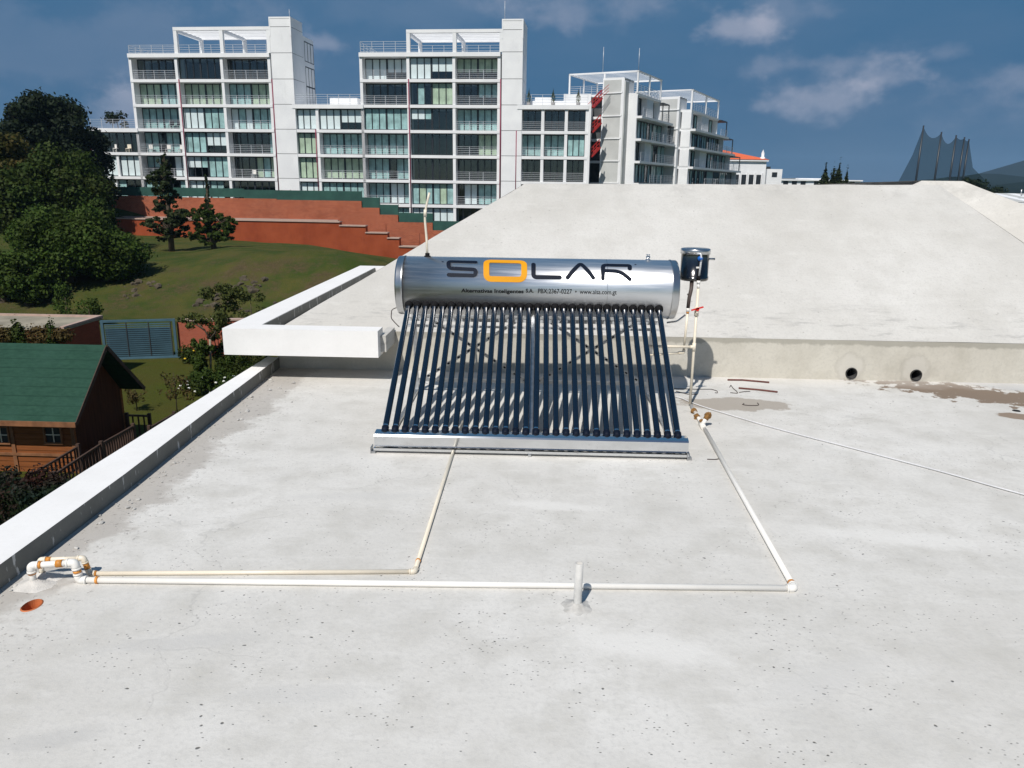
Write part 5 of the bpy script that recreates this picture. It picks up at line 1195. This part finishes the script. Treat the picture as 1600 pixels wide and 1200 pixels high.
    for (px,py,h,w,lab,s) in ((214,642,1.1,.42,'brown-leaved sapling on the lawn nearer the playhouse',71),(277,648,1.5,.5,'brown-leaved sapling on the lawn nearer the parapet',72)):
        b=gz(px,py,ZG); t=thing('sapling',lab,'sapling',b,0,S); cl=clumps((0,0,h*.62),(w,w,h*.38),11,.14,s,1.); mb=MB(); leaves(mb,cl,420,.09,s); part('crown',mb,'brownleaf',t)
        mb=MB(); mb.tube([(0,0,0),(0.02,0,h*.5),(0,0,h*.95)],[.02,.015,.006],5); 
        for q in cl[:8]: mb.tube([(0,0,h*.35),q[0]],[.01,.004],4)
        part('trunk',mb,'bark',t)
    # ---- hedge, closer, at bottom left
    hb=gy(60,738,14.2); t=thing('hedge','dark clipped hedge with reddish tips below the playhouse at the left edge','hedge',(-9.5,14.4,ZG)); mb=MB(); e=[]; rnd=random.Random(8)
    ztop=hb.z
    for i in range(90):
        e.append((Vector((rnd.uniform(-14,-6.6),14.4+rnd.uniform(-.5,.5),rnd.uniform(ZG+.3,ztop-.22)))-Vector((-9.5,14.4,ZG)),(.34,.3,.26)))
    leaves(mb,e,17000,.085,9); part('foliage',mb,'redleaf',t)
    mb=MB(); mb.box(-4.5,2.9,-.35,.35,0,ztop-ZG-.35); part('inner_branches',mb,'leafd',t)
build_garden()
# ================================================================== TREES ON THE SLOPE
def build_trees():
    def at(px,py_top,Y,px_base=None):
        top=gy(px,py_top,Y); x=top.x if px_base is None else gy(px_base,py_top,Y).x; z=ground_h(x,Y)-.1; return Vector((x,Y,z)),top.z-z
    G='large trees on the slope at the left'
    def T(lab,px,pyt,Y,rpx,mat,n,leaf,seed,low=.25,nc=34,cr=None,px_base=None,name='broadleaf_tree',lean=None,flat=.8,tr=.3):
        b,h=at(px,pyt,Y,px_base); r=rpx/F*Y; tree(name,lab,b,h,r,mat,n,leaf,seed,tr,nclump=nc,cr=cr,crown_low=low,group=G,flat=flat,lean=lean or (0,0))
    T('tall dark tree against the sky left of the apartments, highest peak',44,128,84,40,'leafd',13000,.42,101,.15,70,cr=1.1,tr=.5)
    T('tall dark tree against the sky sloping down toward the apartments',88,152,86,50,'leafd',15000,.42,102,.1,80,cr=1.15,tr=.5)
    T('dark rounded tree touching the left end of the apartments',126,178,87,32,'leafd',9000,.42,103,.05,50,cr=1.0,tr=.4)
    T('distant tree at the extreme left edge under the tall dark trees',-6,192,84,22,'leafd',4500,.42,104,.1,30,cr=1.0)
    T('small tree crown above the wing roof behind the apartments',180,160,116,12,'leafd',1500,.4,105,.3,14,cr=.8)
    T('tiny tree crown above the wing roof railing behind the apartments',200,176,116,10,'leafd',1100,.4,106,.3,11,cr=.7)
    T('broad olive-topped tree above the left edge',12,205,64,44,'orangeleaf',8500,.30,107,.2,60,cr=.8)
    T('dark green tree filling the left edge at mid height',18,262,60,52,'leaf',14000,.30,108,.0,80,cr=.95)
    T('wide green tree in front of the tall dark trees',88,228,62,52,'leaf',15000,.30,109,.0,84,cr=.95)
    T('green tree whose edge overlaps the brick wall end',130,256,66,28,'leaf',8500,.30,110,.0,50,cr=.85)
    T('dark conical tree in front of the brick wall end',152,312,56,20,'leaf',6000,.26,111,.05,40,cr=.55)
    T('bright green bushy tree in the foreground of the slope',95,325,46,66,'leafb',19000,.22,112,.05,90,cr=.78)
    T('bright green bushy tree, right neighbour nearest the grass bank',162,358,46.5,52,'leafb',15000,.22,113,.05,76,cr=.66)
    T('bright green shrubby tree at the foot of the others',35,390,43,30,'leafb',7000,.22,114,.02,44,cr=.5)
    T('low green tree at the left image edge beside the slope path',-8,400,43,24,'leaf',6000,.22,115,.0,36,cr=.5)
    # pines in front of the walls
    def pine(lab,px,pyt,pyb,Y,prof,mat,n,leaf,seed,name='pine_tree'):
        b=gy(px,pyb,Y); b.z=ground_h(b.x,Y)-.05; k=F/Y; t=thing(name,lab,'tree',b,0,'pines in front of the red retaining walls'); e=[]; rnd=random.Random(seed)
        for (x,y,rx,ry) in prof:
            p=gy(x,y,Y)-b
            for q in range(15): 
                w=rnd.uniform(.14,.34); e.append((p+Vector((rnd.uniform(-.85,.85)*rx/k,rnd.uniform(-.9,.9)*rx/k*.9,rnd.uniform(-.75,.75)*ry/k)),(rx/k*w,rx/k*w,ry/k*w*1.2)))
        mb=MB(); leaves(mb,e,n,leaf,seed); part('crown',mb,mat,t)
        top=gy(prof[0][0],prof[0][1],Y)-b; mb=MB(); mb.tube([(0,0,-.3),top*.5,top],[.26,.17,.04],8); part('trunk',mb,'bark',t)
        for i in range(0,len(e),3): mb=MB(); q=e[i][0]; a=top*max(.15,min(.9,(q.z-.8)/max(.1,top.z))); mb.tube([a,q],[.06,.02],5); part('limb',mb,'bark',t)
    pine('tall leaning pine with ragged crown in front of the brick wall',268,240,388,62,[(257,246,5,9),(256,258,9,10),(254,270,15,8),(250,280,22,8),(252,292,17,9),(256,304,17,9),(262,316,18,9),(270,328,24,10),(240,346,15,8),(290,336,16,9),(262,350,26,11),(245,360,15,7),(275,364,16,8),(255,374,9,5)],'needle',6500,.26,201)
    pine('bushy dark pine right of the tall leaning pine',335,320,384,61,[(322,326,11,8),(312,336,17,9),(330,342,16,9),(355,345,13,9),(348,356,17,9),(322,356,18,9),(308,368,14,7),(340,370,20,8),(325,378,16,5)],'leaf',6500,.25,202)
    b=gy(325,345,72); pine('thin spindly cypress against the brick wall',326,276,372,74,[(323,284,2.2,9),(323.5,298,2.4,9),(324,312,3.4,10),(325,326,4.0,10),(326,338,3.4,8)],'needle',1300,.22,203,'cypress_tree')
    # small bushes on the terrace and near the wall below
    for (px,py,Y,w,h,mat,lab,s) in ((105,490,39,.9,2.0,'leafb','pale leafy shrub at the foot of the bright green trees',301),(140,493,38,.6,1.4,'leafb','second pale shrub behind the brick shed',302),
                                     (392,480,40,.7,1.6,'olive','loose olive shrub behind the parapet corner on the bank',303),(365,500,37,.6,1.2,'olive','small olive shrub just above the garden wall',304)):
        p=gy(px,py,Y); b=Vector((p.x,Y,ground_h(p.x,Y)-.05)); t=thing('shrub',lab,'shrub',b,0,'loose shrubs on the grass bank'); cl=clumps((0,0,h*.55),(w,w,h*.45),10,w*.36,s,1.); mb=MB(); leaves(mb,cl,900,.14,s); part('foliage',mb,mat,t); mb=MB(); mb.tube([(0,0,-.1),(0,0,h*.7)],[.05,.015],5); part('stem',mb,'bark',t)
    # rocks in the bank and rough grass
    mb=MB(); rnd=random.Random(12)
    for i in range(330):
        x=rnd.uniform(-26,-9); y=rnd.uniform(42.3,46.0); 
        if noise.noise(Vector((x*.25,y*.3,4)))<.02: continue
        r=rnd.uniform(.05,.22); mb.blob((x,y,ground_h(x,y)+r*.1),(r*1.2,r,r*.8),0,.4,1,i)
    o=place('bank_rocks',mb.mesh('bank_rocks','rock')); tag(o,'dark broken rocks showing through the grass bank','rocks',None,'stuff')
build_trees()

# ================================================================== HAZE
def build_haze():
    mb=MB(); mb.box(-3400,3400,-700,3500,-14,128); me=mb.mesh('haze','white'); t=NT('air'); t.N.remove(t.b); v=t.N.new('ShaderNodeVolumePrincipled'); v.inputs['Color'].default_value=(.42,.66,.95,1); v.inputs['Density'].default_value=.00013; v.inputs['Anisotropy'].default_value=.0
    t.L.new(v.outputs[0],t.out.inputs['Volume']); me.materials.clear(); me.materials.append(t.m); o=place('haze',me); o['kind']='stuff'
build_haze()
